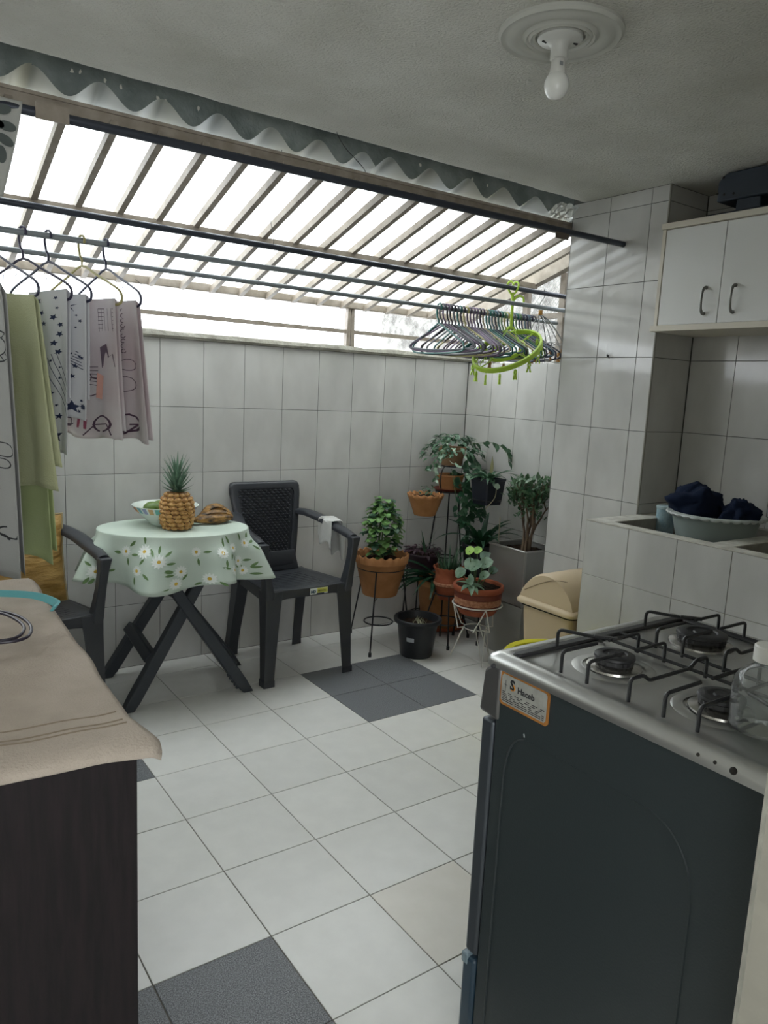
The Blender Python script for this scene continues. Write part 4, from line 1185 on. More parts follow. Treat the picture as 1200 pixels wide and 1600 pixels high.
# 1 green towel
c, U = hang(ho(.374), R(24.8), M_HN, 'navy plastic hanger under the green towel, far left of the rod')
o, S = drape('towel', 'pale green terry towel hanging longest from the rod at the left', 'towel', c, U, -.10, .195, zt - .112, 1.03, 1.10, M_GRT, flare=.12, shift=.02, amp=.010, waves=2.2, ph=.6, tilt=.02)
mb = MB(); mb.grid(lambda u, v: S(u * .96, v, -1) + Vector((.003, .006, 0)), 20, 20)
o2, S2 = drape('towel', 'thin light green towel hanging below the terry towel, lower and lit through', 'towel', c, U, -.06, .18, zt - .120, .80, .84, M_GR2, flare=.10, shift=.01, amp=.007, waves=1.6, ph=2.0, tilt=.02)
# push the second towel just behind the first one
o2.location += Vector((.010, .022, 0))
# 2 star-printed cloth in front
def starcloth(c, U, s0, s1, zf, zb, label, seed, ph):
    o, S = drape('star_print_cloth', label, 'cloth', c, U, s0, s1, zt - .112, zf, zb, M_COT, flare=.0, amp=.006, waves=2.0, ph=ph, tilt=-.01, group='white cloths printed with navy stars')
    W = s1 - s0; H = zt - .112 - zf; random.seed(seed); P = []
    n = 0; used = []
    for _try in range(3000):
        if n >= 26: break
        a, b = random.uniform(.03, W - .03), random.uniform(.02, H - .05); r = random.choice((.004, .005, .006, .0085, .010))
        if all((a - x) ** 2 / 4 + (b - y) ** 2 > .0007 for x, y in used):
            used.append((a, b)); P.append(star(a, b, r, rot=random.random())); n += 1
    P.append(star(W * .62, H - .055, .022)); P.append(star(W * .22, H * .93, .012)); 
    for q in range(4): P += stroke([(W * (.42 + .09 * q) + .11 * t ** 1.3, H * (.42 - .02 * q) + .17 * t) for t in [k / 6 for k in range(7)]], .0022)
    decal(o, S, W, H, P, M_NAVI, 'star_print')
    return o, S
c, U = hang(ho(.450), R(30.5), M_HP, 'dark purple hanger holding the longest star-printed cloth')
starcloth(c, U, .03, .192, 1.125, 1.30, 'longest white cloth printed with navy stars and shooting star, beside the green towel', 4, .4)
c, U = hang(ho(.523), R(24.5), M_HN, 'navy hanger with a hooked end above the shorter star-printed cloth')
o, S = drape('star_print_cloth', 'shorter white cloth with navy stars hanging behind the long one', 'cloth', c, U, -.17, .185, zt - .112, 1.235, 1.30, M_COT, amp=.007, waves=2.6, ph=1.2, group='white cloths printed with navy stars')
W, H = .355, zt - .112 - 1.235; P = []
random.seed(21)
P.append(star(W * .82, H - .035, .020)); P.append(star(W * .95, H - .04, .010, 8, .6))
for k in range(26): P.append(star(random.uniform(W * .55, W - .015), random.uniform(.02, H - .02), random.choice((.004, .006, .008)), rot=random.random()))
P.append(star(W * .80, .035, .022, inner=.14)); P.append(star(W * .35, .07, .020))
for q in range(6): P += stroke([(W * .72 + .006 * q, H * .42 + .010 * q), (W * .90 + .004 * q, H * .46 + .010 * q)], .0022)
decal(o, S, W, H, P, M_NAVI, 'star_print')
def Sb(u, v): return S(u, v, -1)
# 3 mauve print cloths
c, U = hang(ho(.623), R(21.0), M_HY, 'straw yellow hanger with twisted end above the mauve printed cloth')
o, S = drape('printed_cloth', 'mauve and white printed cloth on the straw yellow hanger', 'cloth', c, U, -.12, .18, zt - .115, 1.172, 1.20, M_MAU, flare=.08, shift=-.02, amp=.011, waves=2.4, ph=.2, group='mauve printed cloths')
W, H = .30, zt - .115 - 1.172
P = []
for q in range(6): P += stroke([(W * .70, .03 + .012 * q), (W * .97, .032 + .012 * q)], .0018)
for q in range(5): P += stroke([(W * (.70 + .06 * q), .03), (W * (.72 + .06 * q), .10)], .0015)
P += ringpoly(W * .55, H * .62, .030, .003) + ringpoly(W * .48, H * .55, .02, .002)
for q in range(6): P += stroke([(W * .48, H * .48 + .010 * q), (W * .68, H * .48 + .012 * q)], .002)
P.append([(W * .72, .15), (W * .86, .14), (W * .90, .18), (W * .95, .17), (W * .97, .21), (W * .76, .215)])
decal(o, S, W, H, P, M_PLUM, 'plum_print')
decal(o, S, W, H, [[(W * .66, H * .52), (W * .80, H * .55), (W * .76, H * .72), (W * .64, H * .70)]], M_SALM, 'salmon_patch')
P = ringpoly(W * .20, H - .055, .028, .005) + ringpoly(W * .75, H - .045, .026, .005)
P += stroke([(W * .06, H - .05), (W * .15, H - .03), (W * .30, H - .035), (W * .28, H - .055), (W * .08, H - .055)], .004) + stroke([(W * .5, H - .01), (W * .62, H - .045), (W * .85, H - .045), (W * .9, H - .01)], .004)
decal(o, S, W, H, P, M_PLUM, 'bicycle_print', .002)
decal(o, S, W, H, [[(W * .44, H - .065), (W * .54, H - .062), (W * .53, H - .03), (W * .43, H - .034)]], M_REDP, 'label_patch', .0022)
c, U = hang(ho(.698), R(15.6), M_HN, 'navy hanger at the right end of the laundry, above the white and mauve cloth')
o, S = drape('printed_cloth', 'rightmost white and mauve printed cloth, hanging free before the tiled wall', 'cloth', c, U, .02, .19, zt - .115, 1.172, 1.185, M_MAU, flare=.12, shift=.01, amp=.010, waves=1.8, ph=2.2, group='mauve printed cloths')
W, H = .17, zt - .115 - 1.172
P = []
for q in range(9): P += ringpoly(W * .55, .03 + .016 * q, .006, .0022, st=1.4, a0=random.random() * 3, a1=4 + random.random() * 2, n=6)
P += ringpoly(W * .62, H * .46, .018, .002) + ringpoly(W * .52, H * .60, .024, .002)
P += ringpoly(W * .52, H - .05, .028, .006) + stroke([(W * .1, H - .01), (W * .3, H - .05), (W * .75, H - .05), (W * .5, H - .015), (W * .3, H - .05)], .005)
decal(o, S, W, H, P, M_PLUM, 'plum_print')
# 4 grey/white printed sheet nearest to the camera at the left edge
c, U = hang((.300, YR, ZRD), R(12), M_HB, 'rosewood brown hanger at the left edge of the picture')
o, S = drape('printed_sheet', 'long grey and white printed bed sheet at the left edge behind the cabinet', 'cloth', c, U, -.10, .265, zt - .115, .775, .80, M_GREYC, flare=.14, shift=-.01, amp=.014, waves=2.6, ph=.9)
W, H = .30, zt - .115 - .775
P = ringpoly(W * .84, .17, .045, .004, a0=-1.5, a1=2.2) + ringpoly(W * .84, .17, .028, .003, a0=-1.5, a1=2.2)
for q in range(7): P += stroke([(W * .84 + 1.7 * .028 * cos(-1.4 + q * .5), .17 + .028 * sin(-1.4 + q * .5)), (W * .84 + 1.7 * .046 * cos(-1.4 + q * .5), .17 + .046 * sin(-1.4 + q * .5))], .003)
P += ringpoly(W * .88, .46, .02, .003) + ringpoly(W * .86, .50, .014, .003) + ringpoly(W * .88, .70, .016, .004, a1=4.5) + ringpoly(W * .80, .72, .012, .004, a0=2, a1=6.5)
decal(o, S, W, H, P, M_BLKP, 'line_print')
P = []
for q in range(20): P.append([(W * (.60 + .05 * (q % 2)), .30 + .016 * q), (W * (.76 + .04 * (q % 3)), .302 + .016 * q), (W * (.75 + .04 * (q % 2)), .311 + .016 * q), (W * .59, .310 + .016 * q)])
decal(o, S, W, H, P, M_REDP, 'wine_lettering')

# cloth with grey petals hanging on the nearest rod, top left corner
mb = MB()
def cr_(u, v):
    x = .383 - .20 * (1 - u) - .052 * (v ** 1.2) * (1 if u > .5 else u * 2) 
    z = 2.036 - .235 * v - (.03 * (1 - u) * v)
    return Vector((x, 2.176 + .006 * sin(9 * u + 3 * v), z))
mb.grid(cr_, 20, 24)
o = obj('petal_print_cloth', mb, clothmat('pale_grey_cloth', 'b9b9b4', tl=.12), smooth=True, solid=.0015, origin=(.3, 2.176, 2.03)); setp(o, 'pale cloth with dark grey petals at the top left corner over the nearest rod', 'cloth')
mb = MB()
for cx, cz, a in ((.335, 2.005, .2), (.345, 1.968, -.1), (.340, 1.935, -.5), (.318, 1.97, 3.0), (.330, 1.90, 1.6)):
    mb.add([(cx + .021 * cos(t) * cos(a) - .012 * sin(t) * sin(a), 2.1685, cz + .021 * cos(t) * sin(a) + .012 * sin(t) * cos(a)) for t in [2 * PI * k / 16 for k in range(16)]], [tuple(range(16))])
d = obj('petal_print', mb, mat('petal_grey', '4d5452', .8), o); d['kind'] = 'stuff'

# ------------------------------------------------------------------ packed empty hangers on the far rod
HC = {'teal': '1a5c56', 'grey': '585a62', 'charcoal': '2c2832', 'lilac': '77647e', 'cream': 'a5997c', 'navy': '223052', 'plum': '453349', 'blue grey': '465e6c', 'sage': '64805a', 'straw': 'a59c5c'}
seq = ['teal', 'grey', 'lilac', 'charcoal', 'charcoal', 'grey', 'teal', 'charcoal', 'straw', 'plum', 'lilac', 'lilac', 'charcoal', 'plum', 'cream', 'teal', 'teal', 'blue grey', 'charcoal', 'teal', 'sage', 'straw', 'blue grey', 'grey', 'teal', 'sage', 'navy', 'navy', 'blue grey', 'navy', 'charcoal']
words = ['frontmost', 'second', 'third', 'fourth', 'fifth', 'sixth', 'seventh', 'eighth', 'ninth', 'tenth', 'eleventh', 'twelfth', 'thirteenth', 'fourteenth', 'fifteenth', 'sixteenth', 'seventeenth', 'eighteenth', 'nineteenth', 'twentieth', 'twenty-first', 'twenty-second', 'twenty-third', 'twenty-fourth', 'twenty-fifth', 'twenty-sixth', 'twenty-seventh', 'twenty-eighth', 'twenty-ninth', 'thirtieth', 'last']
random.seed(9)
for k, cn in enumerate(seq):
    x = 2.245 + .0205 * k; m_ = mat('hanger_' + cn.replace(' ', '_'), HC[cn], .4)
    o3 = Vector((x, 2.80, 1.759 - .002 * 0))
    h = .196 + random.uniform(-.012, .006); ang = random.uniform(-.10, .10) + (.25 if k in (1, 2, 4) else 0)
    U = Vector((sin(ang), -cos(ang), 0)); Z = Vector((0, 0, 1))
    sw = random.uniform(-.03, .05)   # swing
    mb = MB(); mb.tube([o3 + U * .0175 * cos(a) + Z * (.0175 * sin(a)) for a in [R(-40 + 220 * q / 9) for q in range(10)]] + [o3 - U * .0175 - Z * .022, o3 - U * .012 - Z * .045, o3 - Z * .060, o3 - Z * .070], .0046, 6)
    c = o3 - Z * .070; dn = random.uniform(-.01, .012)
    body = [c, c + U * h * .5 - Z * .048, c + U * h * .92 - Z * .088, c + U * h - Z * .104, c + U * h * .96 - Z * (.120 + dn), c + U * h * .5 - Z * (.128 + dn), c - Z * (.130 + dn)]
    body2 = [c - U * (p - c).dot(U) + Z * (p - c).z for p in body]
    mb.tube(smoothpath(body + body2[::-1][1:-1], 3), .0044, 6, closed=True)
    o = obj('empty_hanger', mb, m_, smooth=True, origin=tuple(o3)); o.rotation_euler = (0, 0, 0)
    setp(o, '%s plastic hanger, %s from the left in the packed row of empty hangers' % (cn, words[k]), 'hanger', 'empty hangers packed on the far rod')

# ------------------------------------------------------------------ lime green ring dryer on the second rod
RC = Vector((2.600, 2.70, 1.585))
gd = thing('peg_dryer', 'lime green oval peg dryer hanging from the second rod', 'clothes dryer', (2.655, 2.75, 1.895))
tn = Vector((.10, -.22, 1)).normalized()
e1 = Vector((cos(R(-20)), sin(R(-20)), 0)); e1 = (e1 - tn * e1.dot(tn)).normalized(); e2 = tn.cross(e1)
e1b = (e1 + Vector((0, 0, .60))).normalized(); 
def ov(a, ra, rb): return RC + e1b * ra * cos(a) + (e2 + Vector((0, 0, .42))).normalized() * rb * sin(a)
def oring(ra, rb, w_, h_, nm):
    rings = []
    for k in range(49):
        a = 2 * PI * k / 48; p = ov(a, ra, rb); q = (p - RC).normalized(); zz = e1b.cross(e2).normalized()
        rings.append([p + q * w_ * i_ + zz * h_ * j_ for i_, j_ in ((-1, -1), (1, -1), (1, 1), (-1, 1))])
    mb = MB(); mb.loft(rings, cap=False); return obj(nm, mb, M_GREENP, gd, bevel=.002)
oring(.185, .135, .006, .011, 'ring'); oring(.095, .062, .0045, .008, 'inner_ring')
for a in (0.4, 1.9, 3.5, 5.1):
    mb = MB(); mb.tube([ov(a, .095, .062), ov(a, .185, .135)], .0035, 6); obj('spoke', mb, M_GREENP, gd)
top = Vector((2.652, 2.745, 1.755))
mb = MB(); mb.tube(smoothpath([(2.652, 2.742, 1.70), (2.653, 2.744, 1.76), (2.652, 2.745, 1.83), (2.650, 2.75, 1.865)]), .0075, 8)
obj('stem', mb, M_GREENP, gd, smooth=True)
for dx, s in ((-.012, -1), (.012, 1)):
    mb = MB(); base = Vector((2.651 + dx * .3, 2.747, 1.855))
    mb.tube(smoothpath([base, base + Vector((dx, -.012 * s, .022)), base + Vector((dx * 1.3, -.018 * s, .050)), base + Vector((dx, 0, .062)), base + Vector((dx * .6, .016 * s, .045))]), .005, 6); obj('hook', mb, M_GREENP, gd, smooth=True)
mb = MB(); mb.tube(smoothpath([(2.654, 2.744, 1.825), (2.675, 2.735, 1.85), (2.705, 2.73, 1.848), (2.712, 2.728, 1.825)]), .0055, 6); obj('hook', mb, M_GREENP, gd, smooth=True)
mb = MB(); mb.box((2.632, 2.735, 1.69), (2.674, 2.752, 1.705)); obj('chain_plate', mb, M_GREENP, gd, bevel=.003)
for q, a in enumerate((.3, 1.8, 3.4, 5.0)):
    p0 = Vector((2.652 + (-.016 if q in (1, 2) else .016), 2.744 + (.006 if q < 2 else -.006), 1.695)); p1 = ov(a, .183, .133); L = (p1 - p0).length; n_ = int(L / .012)
    mb = MB(); d = (p1 - p0).normalized(); s1_ = d.orthogonal().normalized(); s2_ = d.cross(s1_)
    for i in range(n_):
        cc = p0.lerp(p1, (i + .5) / n_); sd = s1_ if i % 2 else s2_
        mb.tube([cc + d * .0085 * cos(t) + sd * .004 * sin(t) for t in [2 * PI * w_ / 8 for w_ in range(8)]], .0015, 4, closed=True)
    o = obj('chain', mb, M_GREENP, gd)
def peg(p, m_, par, ang=0, L=.048, sp=.006):
    mb = MB(); p = Vector(p); sx = Vector((cos(ang), sin(ang), 0)); 
    for s in (-1, 1):
        mb.loft([[p + sx * (s * a_ + b_) + Vector((-sx.y, sx.x, 0)) * y_ + Vector((0, 0, z_)) for b_, y_ in ((-.003, -.004), (.003, -.004), (.003, .004), (-.003, .004))] for a_, z_ in ((.002, 0), (.006, -.014), (.003, -.024), (sp + .003, -L))])
    mb.tube([p + Vector((0, 0, .012)), p + Vector((0, 0, -.004))], .0014, 4)
    return obj('peg', mb, m_, par)
for k in range(14):
    a = 2 * PI * k / 14 + .2; p = ov(a, .185, .135); peg(p - Vector((0, 0, .020)), M_GREENP, gd, a)
for k in range(5):
    a = 2 * PI * k / 5 + .5; p = ov(a, .095, .062); peg(p - Vector((0, 0, .018)), mat('peg_wood', 'a07f4e', .6), gd, a, .04)

# wire peg hanger with amber pegs
wd = thing('wire_dryer', 'grey wire dryer with amber pegs beside the pillar', 'clothes dryer', (2.865, 2.75, 1.89))
M_WG = mat('galvanised_wire', '8d8d8c', .4, metal=.6); M_AMB = mat('amber_peg', 'a8782c', .4, var=.3, vscale=40)
mb = MB(); mb.tube(smoothpath([(2.858, 2.744, 1.885), (2.866, 2.748, 1.903), (2.877, 2.75, 1.893), (2.872, 2.75, 1.865), (2.845, 2.745, 1.835), (2.840, 2.742, 1.81), (2.85, 2.74, 1.79), (2.858, 2.74, 1.81), (2.85, 2.74, 1.825)]), .0022, 6); obj('hook', mb, M_WG, wd, smooth=True)
mb = MB(); mb.tube([(2.846, 2.74, 1.800), (2.846, 2.74, 1.778)], .011, 10); obj('hub', mb, M_AMB, wd, smooth=True)
hub = Vector((2.846, 2.74, 1.782)); wc = Vector((2.875, 2.72, 1.635))
for k in range(9):
    a = 2 * PI * k / 9; e = wc + Vector((.105 * cos(a), .105 * sin(a), .012 * sin(3 * a)))
    mb = MB(); mb.tube(smoothpath([hub, hub.lerp(e, .4) + Vector((0, 0, .018)), e, e + Vector((0, 0, -.03))]), .0023, 5); obj('arm', mb, M_WG, wd)
    if k % 2 == 0 or k > 4: peg(e + Vector((0, 0, -.034)), M_AMB, wd, a, .05)
for r in (.105, .06):
    mb = MB(); mb.tube([wc + Vector((r * cos(2 * PI * k / 24), r * sin(2 * PI * k / 24), .003 * (k % 3))) for k in range(24)], .0018, 5, closed=True); obj('wire_ring', mb, M_WG, wd)
wh = obj('trouser_hanger', (lambda m_: (m_.tube(smoothpath([(2.80, 2.64, 1.60), (2.815, 2.64, 1.61), (2.822, 2.64, 1.59), (2.80, 2.64, 1.575), (2.795, 2.64, 1.56), (2.81, 2.64, 1.548), (2.90, 2.64, 1.545), (2.925, 2.64, 1.548), (2.905, 2.64, 1.56), (2.90, 2.64, 1.575), (2.92, 2.64, 1.595), (2.925, 2.64, 1.61)]), .003, 6), m_)[1])(MB()), mat('pale_wire', 'b9b9b2', .4), smooth=True, origin=(2.86, 2.64, 1.6)); setp(wh, 'pale bent wire hanger frame below the amber pegs', 'hanger')

# ------------------------------------------------------------------ wall cabinet and the navy object on it
KX = 2.721
kb = thing('wall_cabinet', 'white two-door wall cabinet with pewter handles above the sink', 'cabinet', (KX, 1.975, 1.66))
mb = MB(); mb.box((KX + .018, .90, 1.685), (XN - .003, 1.976, 2.062)); obj('carcass', mb, M_CAB, kb)
mb = MB(); mb.box((KX - .012, .90, 2.062), (XN - .003, 1.979, 2.084)); obj('top_board', mb, M_CABE, kb, bevel=.001)
mb = MB(); mb.box((KX - .022, .90, 1.660), (XN - .003, 1.981, 1.683)); obj('bottom_board', mb, M_CABE, kb, bevel=.001)
mb = MB(); mb.box((KX - .002, 1.963, 1.683), (KX + .018, 1.979, 2.062)); obj('side_edge', mb, M_CABE, kb, bevel=.001)
yd = [1.962, 1.700, 1.438, 1.176, .914]
for k in range(4):
    mb = MB(); mb.box((KX, yd[k + 1] + .0015, 1.686), (KX + .016, yd[k] - .0015, 2.059)); dd = obj('door', mb, M_CAB, kb, bevel=.001)
    yh = yd[k + 1] + .058 if k % 2 == 0 else yd[k] - .062
    mb = MB()
    pts = [(KX - .001, yh, 1.722), (KX - .012, yh, 1.724), (KX - .022, yh, 1.738), (KX - .026, yh, 1.77), (KX - .022, yh, 1.805), (KX - .012, yh, 1.818), (KX - .001, yh, 1.820)]
    P_ = smoothpath(pts, 4); mb.tube(P_, .005, 8, rads=[.0075 - .003 * sin(PI * i / (len(P_) - 1)) for i in range(len(P_))]); obj('handle', mb, M_PEWTER, dd, smooth=True)
nv_ = thing('folded_stool', 'dark navy plastic stool part lying on top of the wall cabinet', 'stool', (2.86, 1.66, 2.085))
mb = MB(); mb.loft([[(x, y, z) for y, z in ((1.768, 2.136), (1.768, 2.205), (1.755, 2.226), (1.730, 2.238), (1.38, 2.240), (1.38, 2.137), (1.60, 2.137), (1.70, 2.137))] for x in (2.735, 2.90)])
sb_ = obj('seat', mb, M_NAVYP, nv_, bevel=.006)
mb = MB(); mb.loft([[(x, y, z) for y, z in ((1.692, 2.140), (1.602, 2.140), (1.598, 2.096), (1.696, 2.096))] for x in (2.75, 2.88)]); obj('leg', mb, M_NAVYP, nv_, bevel=.004)
mb = MB(); mb.box((2.735, 1.36, 2.0855), (2.92, 1.80, 2.096)); obj('base', mb, mat('navy_base', '1a1f28', .5), nv_, bevel=.003)
for y, z in ((1.748, 2.222), (1.765, 2.168), (1.738, 2.160), (1.70, 2.158), (1.55, 2.228)):
    mb = MB(); mb.ball((2.735, y, z), .0045, nu=8, nv=6); obj('screw', mb, M_DARKGAP, sb_)
# hook on the pillar
mb = MB(); mb.tube(smoothpath([(XP - .0005, 2.218, 1.567), (XP - .012, 2.214, 1.572), (XP - .02, 2.206, 1.566), (XP - .016, 2.196, 1.556)]), .0022, 6); mb.tube([(XP - .0005, 2.218, 1.567), (XP - .004, 2.218, 1.567)], .005, 8)
o = obj('wall_hook', mb, M_WIREBK, smooth=True, origin=(XP, 2.21, 1.567)); setp(o, 'small black hook stuck on the tiled pillar', 'hook')

# ------------------------------------------------------------------ things in the sink
M_NVC = clothmat('navy_cloth', '1b2438', tl=.0, bump=.003, bscale=40)
bsn = thing('basin', 'grey plastic basin with scalloped rim in the sink', 'basin', (2.71, 1.60, .80))
mb = MB()
prof = [(.001, .003), (.115, .003), (.120, .006), (.140, .07), (.156, .135), (.160, .150), (.172, .152), (.176, .158), (.174, .162), (.158, .160), (.152, .135), (.135, .07), (.115, .010), (.001, .009)]
mb.lathe(prof, (2.71, 1.60, .80), 96, fn=lambda r, z, a, k: ((r + .004 * abs(sin(16 * a)), z - .003 * abs(sin(16 * a))) if 6 <= k <= 8 else (r, z)))
obj('body', mb, M_GREYP, bsn, smooth=True, angle=R(50))
mb = MB(); mb.lathe([(.158, .1605), (.172, .1525), (.1785, .158), (.177, .1635), (.160, .164)], (2.71, 1.60, .80), 120, fn=lambda r, z, a, k: ((r + .005 * abs(sin(15 * a)), z - .003 * abs(sin(15 * a))) if 1 <= k <= 3 else (r, z)))
obj('scalloped_rim', mb, mat('pale_rim_plastic', 'b9bfbd', .4), bsn, smooth=True, angle=R(50))
def lump(name, label, c, sc, seed, m_, amp=.3, cat='cloth', zmin=None, group=None):
    mb = MB()
    def f(u, v):
        a = 2 * PI * u; ph = PI * v
        d = Vector((sin(ph) * cos(a), sin(ph) * sin(a), -cos(ph)))
        k = 1 + amp * noise.noise(d * 1.6 + Vector((seed, 0, 0))) + amp * .55 * abs(noise.noise(d * 4 + Vector((0, seed, 0)))) 
        p = Vector((c[0] + d.x * sc[0] * k, c[1] + d.y * sc[1] * k, c[2] + d.z * sc[2] * k))
        if zmin is not None: p.z = max(p.z, zmin)
        return p
    mb.grid(f, 48, 32, closeu=True)
    o = obj(name, mb, m_, smooth=True, origin=c, angle=R(80)); return setp(o, label, cat, group)
lump('navy_cloth', 'crumpled navy cloth heaped in the grey basin', (2.685, 1.675, .985), (.105, .090, .072), 3.3, M_NVC, .35, 'cloth')
lump('navy_cloth', 'smaller pointed end of navy cloth hanging over the basin rim', (2.705, 1.500, .975), (.065, .055, .045), 8.1, M_NVC, .6, 'cloth')
can = thing('container', 'pale blue speckled container behind the basin in the sink', 'container', (2.79, 1.872, .80))
mb = MB(); mb.lathe([(.001, .0), (.036, 0), (.038, .004), (.038, .138), (.035, .138), (.035, .006), (.001, .006)], (2.79, 1.872, .80), 36); obj('body', mb, mat('speckled_blue', '9db4ba', .4, col2='7f9aa6', vscale=45), can, smooth=True)
mb = MB(); mb.lathe([(.038, .132), (.0405, .134), (.0405, .144), (.036, .146), (.001, .146)], (2.79, 1.872, .80), 36); obj('lid', mb, mat('pale_blue_lid', 'a9bcc0', .4), can, smooth=True)
cup = thing('cup', 'clear plastic cup at the right edge beyond the basin', 'cup', (2.93, 1.43, ZS))
mb = MB(); mb.lathe([(.001, .001), (.028, .001), (.036, .085), (.038, .087), (.035, .085), (.027, .004), (.001, .004)], (2.93, 1.43, ZS), 28); obj('body', mb, mat('milky_cup', 'b5aeaa', .2, alpha=.6), cup, smooth=True)

# ------------------------------------------------------------------ swing bin and yellow basin
bn = thing('waste_bin', 'beige plastic waste bin with domed swing lid beside the tiled sink', 'bin', (2.55, 2.185, 0))
bx0, bx1, by0, by1 = 2.40, 2.70, 1.995, 2.325
mb = MB(); mb.loft([rrect(bx0 + d, bx1 - d, by0 + d, by1 - d, .03, z) for d, z in ((.05, 0), (.045, .004), (.02, .42), (.018, .455))]); obj('body', mb, M_BIN, bn, smooth=True, angle=R(50))
mb = MB(); mb.loft([rrect(bx0 + .012, bx1 - .012, by0 + .012, by1 - .012, .03, z) for z in (.450, .462)]); obj('gap', mb, M_DARKGAP, bn)
mb = MB()
mb.loft([rrect(bx0 + d, bx1 - d, by0 + d, by1 - d, .035, z) for d, z in ((.010, .458), (-.004, .462), (-.006, .474), (.002, .486), (.012, .490))]); lid = obj('lid_rim', mb, M_BIN, bn, smooth=True, angle=R(50))
mb = MB(); rings = []
for k in range(25):
    t = k / 24; y = by1 - .012 - (by1 - by0 - .024) * t
    z = .488 + .128 * (sin(PI * min(1, max(0, t))) ** .55 if 0 < t < 1 else 0)
    z0 = .486
    rings.append([(bx0 + .012, y, z0), (bx0 + .016, y, max(z0 + .001, z - .008)), (bx0 + .03, y, z + .001), (bx1 - .03, y, z + .001), (bx1 - .016, y, max(z0 + .001, z - .008)), (bx1 - .012, y, z0)])
mb.loft(rings); obj('dome', mb, M_BIN, bn, smooth=True, angle=R(55))
mb = MB(); mb.tube([(bx0 + .0125, by0 + .05 + .24 * (1 - k / 12), .50 + .09 * sin(PI * k / 24) + .02) for k in range(13)], .0015, 5); obj('flap_seam', mb, mat('seam_brown', '7d6b52', .6), bn)
yb = thing('bucket', 'yellow plastic tub on the floor between stove and beige bin', 'basin', (2.185, 1.885, 0))
mb = MB(); mb.lathe([(.001, .002), (.12, .002), (.13, .01), (.178, .365), (.193, .370), (.197, .378), (.192, .383), (.174, .376), (.125, .014), (.001, .010)], (2.185, 1.885, 0), 56); obj('body', mb, M_YEL, yb, smooth=True, angle=R(50))
mb = MB(); mb.loft([[(2.030 + a * .02, 1.985 + b * .02, z) for a, b in ((-1.6, 0), (0, 1.6), (1.2, .6), (-.6, -1.2))] for z in (.362, .376)]); obj('handle', mb, M_YEL, yb, bevel=.004)

# ================================================================== PLANTS
M_L1 = leafmat('leaf_fresh', '84ad68', '5a8546', .5); M_L2 = leafmat('leaf_deep', '3f6548', '2b4a33', .4); M_L3 = leafmat('leaf_variegated', '5d7f62', '37573f', .4)
M_L4 = leafmat('leaf_dark_strap', '2f5a3e', '21402e', .35, .15); M_L5 = leafmat('leaf_jade', '5f7f5a', '3d5a40', .35, .1); M_L6 = leafmat('leaf_purple', '5a3b4a', '3f2a36', .4, .1)
M_L7 = leafmat('leaf_lime', 'a9cf62', '7fb048', .5); M_L8 = leafmat('leaf_aloe', '5a8062', '3f6049', .45, .05); M_L9 = leafmat('leaf_silver', '8fa98f', '4f7058', .4); M_LP = leafmat('leaf_pale_variegated', 'b9cdb8', '7fa085', .4)
M_STEM = mat('green_stem', '4a6238', .7); M_WOOD = mat('woody_stem', '6d5a48', .9, bump=.002, bscale=60, col2='54453a', vscale=30)

def pot(t, c, prof, m_, rim_wave=0, wave_n=16, soil_z=None, soil_r=None, name='pot'):
    mb = MB(); nk = len(prof)
    def f(r, z, a, k):
        if rim_wave and k in rim_ks: return (r + rim_wave * .8 * sin(wave_n * a), z + rim_wave * sin(wave_n * a + 1))
        return (r, z)
    zmax = max(z for r, z in prof); rim_ks = [k for k, (r, z) in enumerate(prof) if z > zmax - .012]
    mb.lathe(prof, c, 96 if rim_wave else 44, fn=f)
    p = obj(name, mb, m_, t, smooth=True, angle=R(50))
    if soil_z:
        mb = MB(); mb.grid(lambda u, v: Vector((c[0] + soil_r * v * cos(2 * PI * u), c[1] + soil_r * v * sin(2 * PI * u), c[2] + soil_z + .010 * noise.noise(Vector((6 * v * cos(2 * PI * u), 6 * v * sin(2 * PI * u), c[0]))))), 30, 8, closeu=True)
        obj('soil', mb, M_SOIL, t, smooth=True)
    return p
def potprof(rb, rt_, h, lip=.012, lh=.03, wall=.008):
    return [(.001, 0), (rb, 0), (rb + .002, .004), (rt_ - lip, h - lh), (rt_ - .002, h - lh + .004), (rt_, h - .004), (rt_ - .003, h), (rt_ - wall, h - .002), (rt_ - lip - wall, h - lh), (rb, .02)]
def leafo(name, par, m_, base, d, n, L, W, bend=.4, shape='ovate', fold=.2, seg=5):
    mb = MB(); mb.leaf(base, d, n, L, W, bend, shape, fold, seg)
    return obj(name, mb, m_, par, smooth=True, angle=R(70))
def rdir(el0, el1):
    a = random.uniform(0, 2 * PI); e = R(random.uniform(el0, el1)); return Vector((cos(a) * cos(e), sin(a) * cos(e), sin(e)))
